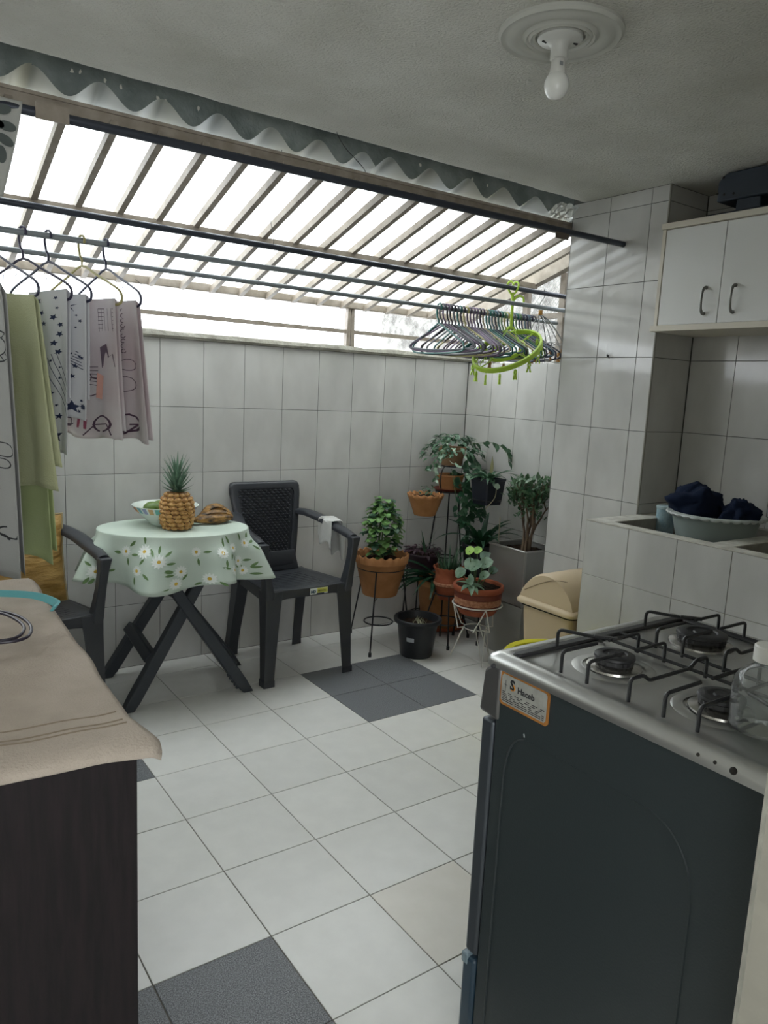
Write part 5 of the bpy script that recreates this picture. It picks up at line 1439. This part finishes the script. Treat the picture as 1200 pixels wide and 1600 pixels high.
def legstand(name, label, c, rr, zr_, feet, m_, ringz=None, ringr=.06, thick=.0045, group=None):
    t = thing(name, label, 'plant stand', (c[0], c[1], 0), group)
    mb = MB(); mb.tube([(c[0] + rr * cos(2 * PI * k / 32), c[1] + rr * sin(2 * PI * k / 32), zr_) for k in range(32)], thick, 6, closed=True); obj('top_ring', mb, m_, t, smooth=True)
    for fx_, fy_ in feet:
        d = Vector((fx_ - c[0], fy_ - c[1], 0)); u = d.normalized()
        mb = MB(); top = Vector((c[0], c[1], zr_)) + u * rr
        mb.tube([top, Vector((fx_, fy_, .012))], thick, 6); lg = obj('leg', mb, m_, t, smooth=True)
        mb = MB(); mb.tube([(fx_, fy_, .022), (fx_, fy_, 0)], thick * 1.9, 8); obj('foot_cap', mb, m_, lg, smooth=True)
    if ringz:
        mb = MB(); mb.tube([(c[0] + ringr * cos(2 * PI * k / 24), c[1] + ringr * sin(2 * PI * k / 24), ringz) for k in range(24)], thick * .9, 6, closed=True); obj('lower_ring', mb, m_, t, smooth=True)
    return t

# --- orange scalloped pot on black stand with the bushy plant
OP = (2.268, 3.20)
legstand('plant_stand', 'black metal three-legged stand under the largest orange pot, right of the chair', OP, .126, .432, [(2.12, 3.052), (2.235, 3.42), (2.455, 3.16)], M_WIREBK, .13, .078)
t = thing('potted_plant', 'bushy bright green plant in a large scalloped orange clay pot', 'plant', OP + (.285,))
pot(t, OP + (.285,), potprof(.092, .146, .222, .010, .045), M_TERRA, .006, 20, .185, .128)
random.seed(31)
for q in range(5):
    mb = MB(); mb.tube(smoothpath([(OP[0] + .01 * cos(q), OP[1] + .01 * sin(q), .46), (OP[0] + .02 * cos(q * 2), OP[1] + .02 * sin(q * 2), .58), (OP[0] + .01 * cos(q * 3), OP[1] + .01 * sin(q * 3), .74)]), .004, 5); obj('stem', mb, M_STEM, t)
for i in range(285):
    h = random.random() ** .85; z = .49 + .31 * h
    rad = (.055 + .062 * sin(PI * min(1, h * 1.15)) ** .8) if h < .82 else .045 * (1.12 - h) / .3 + .01
    rad *= random.uniform(.45, 1.08)
    a = random.uniform(0, 2 * PI); d = Vector((cos(a), sin(a), random.uniform(-.2, .5))); b = Vector((OP[0] + rad * .72 * cos(a), OP[1] + rad * .72 * sin(a), z))
    leafo('leaf', t, M_L1 if random.random() < .6 else M_L2, b, d, (0, 0, 1), random.uniform(.032, .050), random.uniform(.034, .048), random.uniform(.5, 1.3), 'round', .25, 4)

# --- purple-leaved plant on its own black stand
PP = (2.645, 3.325)
legstand('plant_stand', 'black stand with the purple leaved plant, behind the black floor pot', PP, .092, .372, [(2.545, 3.235), (2.60, 3.425), (2.74, 3.27)], M_WIREBK, .10, .05)
t = thing('potted_plant', 'low purple leaved plant in a dark bowl pot between orange pot and urn', 'plant', PP + (.362,))
pot(t, PP + (.362,), potprof(.075, .108, .095, .006, .02), mat('aubergine_pot', '3b2a33', .45), 0, 0, .082, .095)
random.seed(5)
for i in range(80):
    a = random.uniform(0, 2 * PI); rad = random.uniform(.02, .105)
    leafo('leaf', t, M_L6, (PP[0] + rad * cos(a), PP[1] + rad * sin(a), .455 + random.uniform(0, .028) - .25 * max(0, rad - .08)), (cos(a), sin(a), random.uniform(-.3, .4)), (0, 0, 1), random.uniform(.028, .042), random.uniform(.018, .026), .6, 'ovate', .3, 3)
for a, L in ((-2.5, .16), (-.6, .17), (-2.9, .09)):
    leafo('long_leaf', t, M_L8, (PP[0] + .02, PP[1], .45), (cos(a) * .35, sin(a) * .2, 1), (cos(a), sin(a), 0), L, .022, -.35 if a < -2 else -.3, 'taper', .3, 6)

# --- big orange pot with strap leaves standing on the floor behind
t = thing('potted_plant', 'big terracotta pot on the floor in the corner with long dark arching leaves', 'plant', (2.79, 3.30, 0))
mb = MB(); mb.lathe([(.001, .0), (.125, 0), (.150, .012), (.152, .026), (.146, .026), (.13, .012), (.001, .012)], (2.79, 3.30, 0), 40); obj('saucer', mb, M_TERRAR, t, smooth=True)
pot(t, (2.79, 3.30, .014), potprof(.115, .152, .28, .008, .04), M_TERRA, 0, 0, .262, .135)
random.seed(8)
for i in range(14):
    a = PI + random.uniform(-1.1, 1.1) if i < 10 else random.uniform(0, 2 * PI)
    L = random.uniform(.26, .44) if i < 10 else .2
    leafo('strap_leaf', t, M_L4, (2.79 - .10 + random.uniform(-.03, .03), 3.22 + random.uniform(-.03, .03), .29), (cos(a), sin(a) * .5 - .35, random.uniform(.5, 1.0)), (-cos(a), -sin(a), 1), L, random.uniform(.022, .030), random.uniform(1.1, 1.9), 'strap', .3, 9)

# --- black floor pot with sprouts
BP = (2.362, 2.975)
t = thing('potted_plant', 'black plastic pot with pale sprouts standing on the floor', 'plant', BP + (0,))
pot(t, BP + (0,), [(.001, 0), (.082, 0), (.085, .004), (.106, .172), (.106, .178), (.124, .182), (.127, .190), (.127, .200), (.122, .205), (.110, .203), (.104, .176), (.085, .03)], M_BKPOT, 0, 0, .165, .103)
mb = MB(); aL = R(-160)
mb.grid(lambda u, v: Vector((BP[0] + (.0925 + .012 * (v * .35 + .35)) * cos(aL + .42 * u), BP[1] + (.0925 + .012 * (v * .35 + .35)) * sin(aL + .42 * u), .094 + .022 * v)), 6, 2); obj('paper_label', mb, mat('label_paper', 'b9bec2', .6), t, solid=.001)
random.seed(2)
for i in range(26):
    a = random.uniform(0, 2 * PI); rad = random.uniform(0, .04)
    leafo('sprout', t, mat('sprout_pale', 'a9a88c', .7), (BP[0] + .01 + rad * cos(a), BP[1] + rad * sin(a), .17), rdir(30, 80), (cos(a), sin(a), .3), random.uniform(.02, .038), .007, .5, 'taper', .2, 3)

# --- terracotta urn on a stand
UP = (2.640, 3.075)
legstand('plant_stand', 'black three-legged stand under the narrow terracotta urn', UP, .070, .275, [(2.556, 2.945), (2.56, 3.20), (2.79, 3.05)], M_WIREBK, .115, .09)
t = thing('potted_plant', 'spiky green succulents in a narrow terracotta urn with carved band', 'plant', UP + (.245,))
pot(t, UP + (.245,), [(.001, 0), (.050, 0), (.052, .004), (.066, .050), (.078, .082), (.080, .095), (.074, .110), (.073, .150), (.086, .176), (.086, .181), (.078, .180), (.066, .15), (.06, .05)], M_TERRAR, .003, 18, .155, .066)
mb = MB(); mb.lathe([(.0775, .078), (.0825, .083), (.0830, .094), (.0775, .100)], UP + (.245,), 44); obj('carved_band', mb, M_TERRAL, t, smooth=True)
random.seed(12)
for i in range(46):
    a = random.uniform(0, 2 * PI); rad = random.uniform(0, .055); L = random.uniform(.06, .13) if i > 8 else random.uniform(.13, .18)
    leafo('succulent_leaf', t, M_L8, (UP[0] + rad * cos(a), UP[1] + rad * sin(a), .405), (cos(a) * .45, sin(a) * .45, 1), (cos(a), sin(a), -.3), L, .014, random.uniform(-.3, .4), 'taper', .6, 4)

# --- tall three-tier stand
TS = (2.800, 3.300)
t = thing('tiered_plant_stand', 'tall black wire plant stand with side rings in the corner', 'plant stand', TS + (0,))
ZT = .808
for q, (fx_, fy_) in enumerate(((2.66, 3.14), (2.72, 3.43), (2.97, 3.30))):
    u = (Vector((fx_, fy_, 0)) - Vector(TS + (0,))).normalized()
    mb = MB(); mb.tube([(TS[0] + u.x * .065, TS[1] + u.y * .065, ZT), (fx_, fy_, 0.0)], .0045, 6); obj('leg', mb, M_WIREBK, t, smooth=True)
def ring3(c, r, z, nm='ring', th=.0038):
    mb = MB(); mb.tube([(c[0] + r * cos(2 * PI * k / 28), c[1] + r * sin(2 * PI * k / 28), z) for k in range(28)], th, 6, closed=True); return obj(nm, mb, M_WIREBK, t, smooth=True)
ring3(TS, .08, ZT); ring3(TS, .05, .42)
HPt = (2.545, 3.20); NP = (2.835, 3.020)
ring3(HPt, .088, .790); ring3(NP, .078, .800)
for a_, b_ in (((TS[0] - .07, TS[1] - .03, ZT), (HPt[0] + .085, HPt[1] + .02, .790)), ((TS[0] + .02, TS[1] - .075, ZT), (NP[0] + .0, NP[1] + .078, .800))):
    mb = MB(); mb.tube(smoothpath([a_, tuple((Vector(a_) + Vector(b_)) / 2 + Vector((0, 0, .008))), b_]), .0042, 6); obj('side_arm', mb, M_WIREBK, t, smooth=True)
mb = MB(); mb.tube(smoothpath([(TS[0] - .075, TS[1] - .02, ZT), (TS[0] - .10, TS[1] - .03, .87), (TS[0] - .09, TS[1] - .03, .93), (TS[0] - .055, TS[1] - .01, .955)]), .0038, 6); obj('upper_bracket', mb, M_WIREBK, t, smooth=True)
mb = MB(); mb.tube(smoothpath([(TS[0] + .075, TS[1] - .02, ZT), (TS[0] + .09, TS[1] - .03, .87), (TS[0] + .085, TS[1] - .02, .93), (TS[0] + .055, TS[1] - .01, .955)]), .0038, 6); obj('upper_bracket', mb, M_WIREBK, t, smooth=True)
ring3(TS, .055, .955)
# hanging orange pot, left
t = thing('potted_plant', 'small scalloped orange pot hooked on the left ring of the tall stand', 'plant', HPt + (.700,))
pot(t, HPt + (.700,), potprof(.058, .100, .118, .006, .022), M_TERRA, .004, 16, .100, .085)
random.seed(14)
for i in range(30):
    a = random.uniform(0, 2 * PI); leafo('leaf', t, M_L3, (HPt[0] + .05 * cos(a) * random.random(), HPt[1] + .05 * sin(a) * random.random(), .80 + random.uniform(0, .055)), rdir(0, 70), (0, 0, 1), random.uniform(.022, .035), .015, .7, 'ovate', .25, 3)
# dark saucer and orange pot on the platform, upper pot
t = thing('potted_plant', 'orange clay pot in a dark saucer on the platform of the tall stand', 'plant', TS + (.812,))
mb = MB(); mb.lathe([(.001, .0), (.080, 0), (.098, .014), (.094, .016), (.08, .006), (.001, .006)], TS + (.812,), 36); obj('saucer', mb, M_TERRAD, t, smooth=True)
pot(t, TS + (.819,), potprof(.058, .080, .088, .005, .018), M_TERRA, 0, 0, .075, .068)
random.seed(15)
for i in range(14): leafo('leaf', t, M_L2, (TS[0] + random.uniform(-.05, .05), TS[1] - .03, .90), rdir(-10, 60), (0, 0, 1), .04, .024, .8, 'ovate', .2, 4)
t = thing('potted_plant', 'trailing variegated plant in the topmost clay pot of the tall stand', 'plant', TS + (.960,))
pot(t, TS + (.960,), potprof(.056, .082, .105, .005, .020), mat('terracotta_dusty', '9a7a5c', .85, col2='85664a', vscale=18, bump=.001), 0, 0, .09, .068)
random.seed(16)
zc = 1.075
for i in range(215):
    a = random.uniform(0, 2 * PI); rad = .02 + .13 * random.random() ** .8
    z = zc + .045 * (1 - (rad / .16) ** 2) - 1.6 * max(0, rad - .075) ** 1.2 + random.uniform(-.012, .02)
    leafo('leaf', t, (M_L3, M_L2, M_LP)[0 if random.random() < .35 else (1 if random.random() < .88 else 2)], (TS[0] + rad * cos(a) * 1.25, TS[1] - .005 + rad * sin(a) * .95, z), (cos(a), sin(a), random.uniform(-.5, .5)), (0, 0, 1), random.uniform(.032, .052), random.uniform(.018, .030), .8, 'ovate', .25, 4)
# trailing vines
def vine(pts, n, sizes, mlist, par=t, sm=.0016):
    P_ = smoothpath(pts, 8); mb = MB(); mb.tube(P_, sm, 4); obj('vine', mb, M_STEM, par)
    for i in range(n):
        k = int((i + .5) / n * (len(P_) - 1)); p = P_[k]; a = random.uniform(PI, 2 * PI)
        leafo('leaf', par, random.choice(mlist), p, (cos(a), sin(a) * .6, random.uniform(-1.0, .1)), (cos(a) * .3, -1, .5), random.uniform(*sizes), random.uniform(*sizes) * .62, .5, 'ovate', .2, 4)
vine([(2.72, 3.24, 1.07), (2.62, 3.16, 1.05), (2.55, 3.12, .98), (2.53, 3.11, .90)], 20, (.025, .038), [M_L3, M_L2, M_LP])
vine([(2.70, 3.22, 1.08), (2.58, 3.14, 1.04), (2.49, 3.10, .99), (2.45, 3.10, .96)], 14, (.022, .034), [M_L3, M_L2])
vine([(2.88, 3.22, 1.09), (2.96, 3.12, 1.10), (3.0, 3.06, 1.05), (3.0, 3.04, 1.0)], 14, (.035, .055), [M_L2, M_L3])
vine([(2.84, 3.20, 1.05), (2.86, 3.14, .95), (2.85, 3.12, .85), (2.83, 3.11, .75), (2.78, 3.10, .66)], 56, (.032, .054), [M_L2, M_L4, M_L3])
vine([(2.82, 3.19, 1.02), (2.80, 3.14, .90), (2.81, 3.12, .78), (2.77, 3.10, .62), (2.74, 3.08, .50)], 44, (.036, .060), [M_L2, M_L4])
vine([(2.78, 3.2, .90), (2.76, 3.13, .82), (2.75, 3.10, .74), (2.73, 3.09, .66)], 24, (.04, .062), [M_L2, M_L4, M_L3])
vine([(2.88, 3.22, 1.0), (2.90, 3.12, .92), (2.88, 3.10, .80), (2.85, 3.08, .68)], 34, (.032, .052), [M_L2, M_L4])
vine([(2.72, 3.2, .95), (2.69, 3.13, .86), (2.685, 3.10, .76), (2.68, 3.10, .70)], 5, (.04, .055), [M_L4])
for b_, d_, L_ in (((2.735, 3.16, .975), (-.6, -.6, .1), .055), ((2.80, 3.15, .93), (-.4, -.7, -.4), .055), ((2.84, 3.15, .94), (.6, -.6, .0), .055), ((2.66, 3.13, .99), (-.5, -.7, .3), .05)):
    leafo('pale_leaf', t, M_LP, b_, d_, (0, -.6, .8), L_, L_ * .85, .5, 'round', .2, 5)
# navy pot on the right ring
t = thing('potted_plant', 'pointed leaved plant in a square navy pot on the right ring of the stand', 'plant', NP + (.775,))
mb = MB(); mb.loft([rrect(NP[0] - r_, NP[0] + r_, NP[1] - r_, NP[1] + r_, .012, z_) for r_, z_ in ((.056, .775), (.060, .80), (.070, .905), (.073, .907), (.073, .918), (.066, .918), (.060, .895), (.05, .80))]); obj('pot', mb, M_NVPOT, t, smooth=True, angle=R(45))
mb = MB(); mb.box((NP[0] - .060, NP[1] - .060, .888), (NP[0] + .060, NP[1] + .060, .897)); obj('soil', mb, M_SOIL, t)
random.seed(19)
for i in range(22):
    a = random.uniform(0, 2 * PI); leafo('leaf', t, M_L2 if i % 3 else M_L3, (NP[0] + .02 * cos(a), NP[1] + .02 * sin(a), .915), (cos(a), sin(a), random.uniform(.3, 1.1)), (-cos(a), -sin(a), 1), random.uniform(.09, .15), random.uniform(.022, .032), random.uniform(.7, 1.3), 'ovate', .3, 6)
leafo('bract', t, mat('bract_olive', '7a7652', .6), (NP[0] + .01, NP[1], .93), (.12, 0, 1), (1, 0, 0), .11, .028, .1, 'ovate', .4, 5)
for a, L_ in ((2.6, .16), (2.9, .19), (3.3, .15)): leafo('leaf', t, M_L4, (NP[0] - .01, NP[1], .92), (cos(a), -.2, .5), (0, 0, 1), L_, .016, .7, 'strap', .3, 7)
leafo('pale_leaf', t, M_LP, (NP[0] - .01, NP[1] - .06, .905), (-.1, -.7, -.6), (0, -1, .4), .05, .05, .3, 'round', .1, 5)
mb = MB(); mb.tube(smoothpath([(NP[0] - .01, NP[1] - .08, .88), (NP[0] - .03, NP[1] - .09, .82), (NP[0] - .08, NP[1] - .08, .765)]), .002, 5); obj('dry_stem', mb, mat('dry_stem', '9a9478', .8), t)

# --- black pot with strap leaves in the middle
MP = (2.815, 3.02)
legstand('plant_stand', 'low black stand hidden behind the urn under the large black pot', MP, .085, .375, [(2.75, 2.925), (2.74, 3.12), (2.94, 3.03)], M_WIREBK)
t = thing('potted_plant', 'dark green strappy plant in a large black pot left of the steel planter', 'plant', MP + (.36,))
pot(t, MP + (.36,), potprof(.078, .108, .195, .006, .03), M_BKPOT, 0, 0, .175, .098)
random.seed(23)
for i in range(24):
    a = random.uniform(0, 2 * PI) if i > 9 else random.uniform(PI * .9, PI * 2.1)
    leafo('strap_leaf', t, M_L4 if i % 4 else M_L2, (MP[0] + .02 * cos(a), MP[1] + .02 * sin(a), .535), (cos(a), sin(a), random.uniform(.9, 2.2)), (-cos(a), -sin(a), .6), random.uniform(.20, .30), random.uniform(.022, .034), random.uniform(.6, 1.7), 'strap', .35, 8)

# --- steel planter with jade tree
t = thing('steel_planter', 'square stainless steel planter with a woody jade tree beside the pillar', 'plant', (2.885, 2.765, .29))
sx0, sx1, sy0, sy1 = 2.765, 3.010, 2.630, 2.900
mb = MB(); zl, zh = .292, .585
def sq(d, z): return [(sx0 + d, sy0 + d, z), (sx1 - d, sy0 + d, z), (sx1 - d, sy1 - d, z), (sx0 + d, sy1 - d, z)]
mb.loft([sq(.012, zl), sq(.002, zl + .30 * 0 + .002), sq(0, zh), sq(.004, zh), sq(.006, zh - .03), sq(.012, zl + .02)]); pl_ = obj('planter', mb, M_STEEL, t)
mb = MB()
for (a_, b_) in (((sx0, sy0), (sx1, sy0)), ((sx1, sy0), (sx1, sy1)), ((sx1, sy1), (sx0, sy1)), ((sx0, sy1), (sx0, sy0))):
    mb.bar(a_ + (zh,), b_ + (zh,), .014, .010)
obj('rim', mb, mat('bright_steel', 'c9c9c6', .3, metal=.8), t, bevel=.002)
mb = MB(); mb.box((sx0 - .001, sy0 - .001, zl), (sx0 + .008, sy0 + .008, zh)); obj('corner_edge', mb, mat('bright_steel', 'c9c9c6', .3, metal=.8), t)
mb = MB(); mb.grid(lambda u, v: Vector((sx0 + .008 + (sx1 - sx0 - .016) * u, sy0 + .008 + (sy1 - sy0 - .016) * v, .560 + .010 * noise.noise(Vector((u * 8, v * 8, 0))))), 20, 20); obj('soil', mb, M_SOIL, t, smooth=True)
pb = thing('plinth', 'plain grey block carrying the steel planter', 'block', (2.885, 2.765, 0))
mb = MB(); mb.box((sx0 + .006, sy0 + .006, 0), (sx1 - .006, sy1 - .006, .288)); obj('block', mb, mat('grey_block', '8f8f8b', .7, bump=.001, bscale=40), pb, bevel=.003)
random.seed(41)
tips = []
def branch(p, d, L, r, depth):
    p = Vector(p); d = Vector(d).normalized(); q = p; pts = [p]
    for i in range(4):
        d = (d + Vector((random.uniform(-.25, .25), random.uniform(-.25, .25), random.uniform(-.05, .18)))).normalized(); q = q + d * L / 4
        q.x = min(q.x, 3.0); q.x = max(q.x, 2.70); pts.append(q.copy())
    mb = MB(); mb.tube(pts, r, 6, rads=[r * (1 - .35 * i / 4) for i in range(5)]); obj('branch', mb, M_WOOD, t, smooth=True)
    if depth == 0: tips.append((q, d)); return
    if depth < 3: tips.append((q, d))
    for k in range(random.choice((2, 3))):
        dd = (d + Vector((random.uniform(-.8, .8), random.uniform(-.8, .8), random.uniform(-.1, .5)))).normalized()
        branch(q, dd, L * random.uniform(.62, .8), r * .62, depth - 1)
jx, jy = 2.875, 2.74
for k, dd in enumerate(((-.25, .1, 1), (.15, -.15, 1), (0, .25, 1), (.25, .05, .9), (-.1, -.2, 1))):
    branch((jx + .018 * cos(k * 1.3), jy + .018 * sin(k * 1.3), .555), dd, .150, .0095, 3)
random.shuffle(tips)
nl = 0; rest = MB()
for q, d in tips * 2:
    for i in range(4):
        dd = (d * .5 + rdir(-20, 70)).normalized()
        b_ = q + Vector((random.uniform(-.03, .03), random.uniform(-.03, .03), random.uniform(-.06, .018)))
        if b_.x > 2.99: continue
        L_, W_l, bn_ = random.uniform(.026, .042), random.uniform(.014, .022), random.uniform(-.3, .5)
        if nl < 280: leafo('leaf', t, M_L5 if i % 3 else M_L2, b_, dd, (0, 0, 1), L_, W_l, bn_, 'ovate', .2, 3)
        elif nl < 760: rest.leaf(b_, dd, (0, 0, 1), L_, W_l, bn_, 'ovate', .2, 3)
        nl += 1
if rest.v: o = obj('foliage', rest, M_L5, t, smooth=True); o['kind'] = 'stuff'
mb = MB(); mb.tube([(2.80, 2.87, .56), (2.79, 2.86, .73)], .0035, 5); obj('support_cane', mb, mat('cane', 'a39b86', .8), t)

# --- striped pot on white wire stand
WP = (2.585, 2.770)
t = thing('plant_stand', 'white wire plant stand with zigzag legs under the striped bowl pot', 'plant stand', WP + (0,))
def wtube(pts, nm, r=.0034, closed=False):
    mb = MB(); mb.tube(pts, r, 6, closed=closed); return obj(nm, mb, M_WIREWH, t, smooth=True)
wtube([(WP[0] + .128 * cos(2 * PI * k / 36), WP[1] + .128 * sin(2 * PI * k / 36), .305) for k in range(36)], 'top_ring', .0038, True)
wtube([(WP[0] + .060 * cos(2 * PI * k / 24), WP[1] + .060 * sin(2 * PI * k / 24), .175) for k in range(24)], 'middle_ring', .0028, True)
for k in range(3):
    a = R(-112 + 120 * k); u = Vector((cos(a), sin(a), 0)); v = Vector((-sin(a), cos(a), 0)); c0 = Vector(WP + (0,))
    wtube([c0 + u * .128 + Vector((0, 0, .305)), c0 + u * .085 - v * .045 + Vector((0, 0, .175)), c0 + u * .060 - v * .02 + Vector((0, 0, .175))], 'upper_strut')
    wtube([c0 + u * .128 + Vector((0, 0, .305)), c0 + u * .085 + v * .045 + Vector((0, 0, .175)), c0 + u * .060 + v * .02 + Vector((0, 0, .175))], 'upper_strut')
    wtube([c0 + u * .060 - v * .02 + Vector((0, 0, .175)), c0 + u * .125 + Vector((0, 0, .004)), c0 + u * .060 + v * .03 + Vector((0, 0, .175))], 'leg')
t = thing('potted_plant', 'begonia with veined round leaves in a banded terracotta bowl pot', 'plant', WP + (.255,))
prof = [(.001, 0), (.088, 0), (.100, .015), (.116, .050), (.121, .120), (.128, .124), (.131, .134), (.131, .148), (.126, .154), (.116, .150), (.112, .12), (.10, .05)]
pot(t, WP + (.255,), prof, M_TERRAR, 0, 0, .135, .112)
mb = MB(); mb.lathe([(.1185, .090), (.1215, .092), (.1225, .118), (.1205, .120)], WP + (.255,), 48); obj('dark_band', mb, M_TERRAD, t, smooth=True)
mb = MB(); mb.lathe([(.1165, .056), (.1205, .058), (.1215, .088), (.1185, .090)], WP + (.255,), 48); obj('carved_band', mb, M_TERRAL, t, smooth=True)
mb = MB(); mb.lathe([(.110, .034), (.1165, .037), (.1185, .054), (.1165, .056)], WP + (.255,), 48); obj('dark_band', mb, M_TERRAD, t, smooth=True)
cx, cy = WP[0] - .035, WP[1] - .01
for (dx, dy, dz, L, m_, sh) in ((-.035, .02, .185, .052, M_L7, 'round'), (.030, .03, .180, .046, M_L7, 'round'), (-.030, -.02, .115, .075, M_L9, 'round'), (.045, -.02, .120, .075, M_L9, 'round'), (.0, .05, .105, .07, M_L9, 'round'), (-.09, .02, .075, .065, M_L9, 'round'), (.095, .04, .145, .06, M_L3, 'ovate'), (.12, .0, .07, .05, M_L2, 'round'), (.0, -.06, .07, .06, M_L9, 'round')):
    tip = Vector((cx + dx, cy + dy, .400 + dz)); b_ = Vector((cx + dx * .2, cy + dy * .2, .39))
    mb = MB(); mb.tube(smoothpath([b_, b_.lerp(tip, .6) + Vector((dx * .05, 0, .01)), tip]), .0025, 5); obj('stem', mb, M_STEM, t)
    d = Vector((dx * .6 + .2, dy - .2, .25)).normalized()
    leafo('leaf', t, m_, tip - d * L * .45, d, (-.1, -.45, .9), L, L * 1.05, .35, sh, .25, 6)
    for q in range(5):
        pass
sx_, sy_ = WP[0] - .105, WP[1] - .055
for a, L, z_ in ((-2.9, .085, .0), (-2.2, .080, -.3), (-.9, .085, -.1), (-.3, .090, .0), (1.2, .07, .6), (.9, .085, 1.3), (-1.6, .07, -.3), (2.4, .08, .4)):
    leafo('pointed_leaf', t, M_L9, (sx_, sy_, .425), (cos(a), sin(a), .25 + z_), (0, 0, 1), L, .034, .9, 'ovate', .3, 6)

# cables on the floor by the bin
mb = MB(); mb.tube(smoothpath([(2.66, 2.52, .004), (2.70, 2.60, .004), (2.62, 2.66, .004), (2.70, 2.72, .004), (2.74, 2.58, .004), (2.69, 2.50, .004)]), .0035, 6)
o = obj('cable', mb, M_WIREBK, smooth=True, origin=(2.7, 2.6, .004)); setp(o, 'thin dark cable curled on the floor behind the beige bin', 'cable')
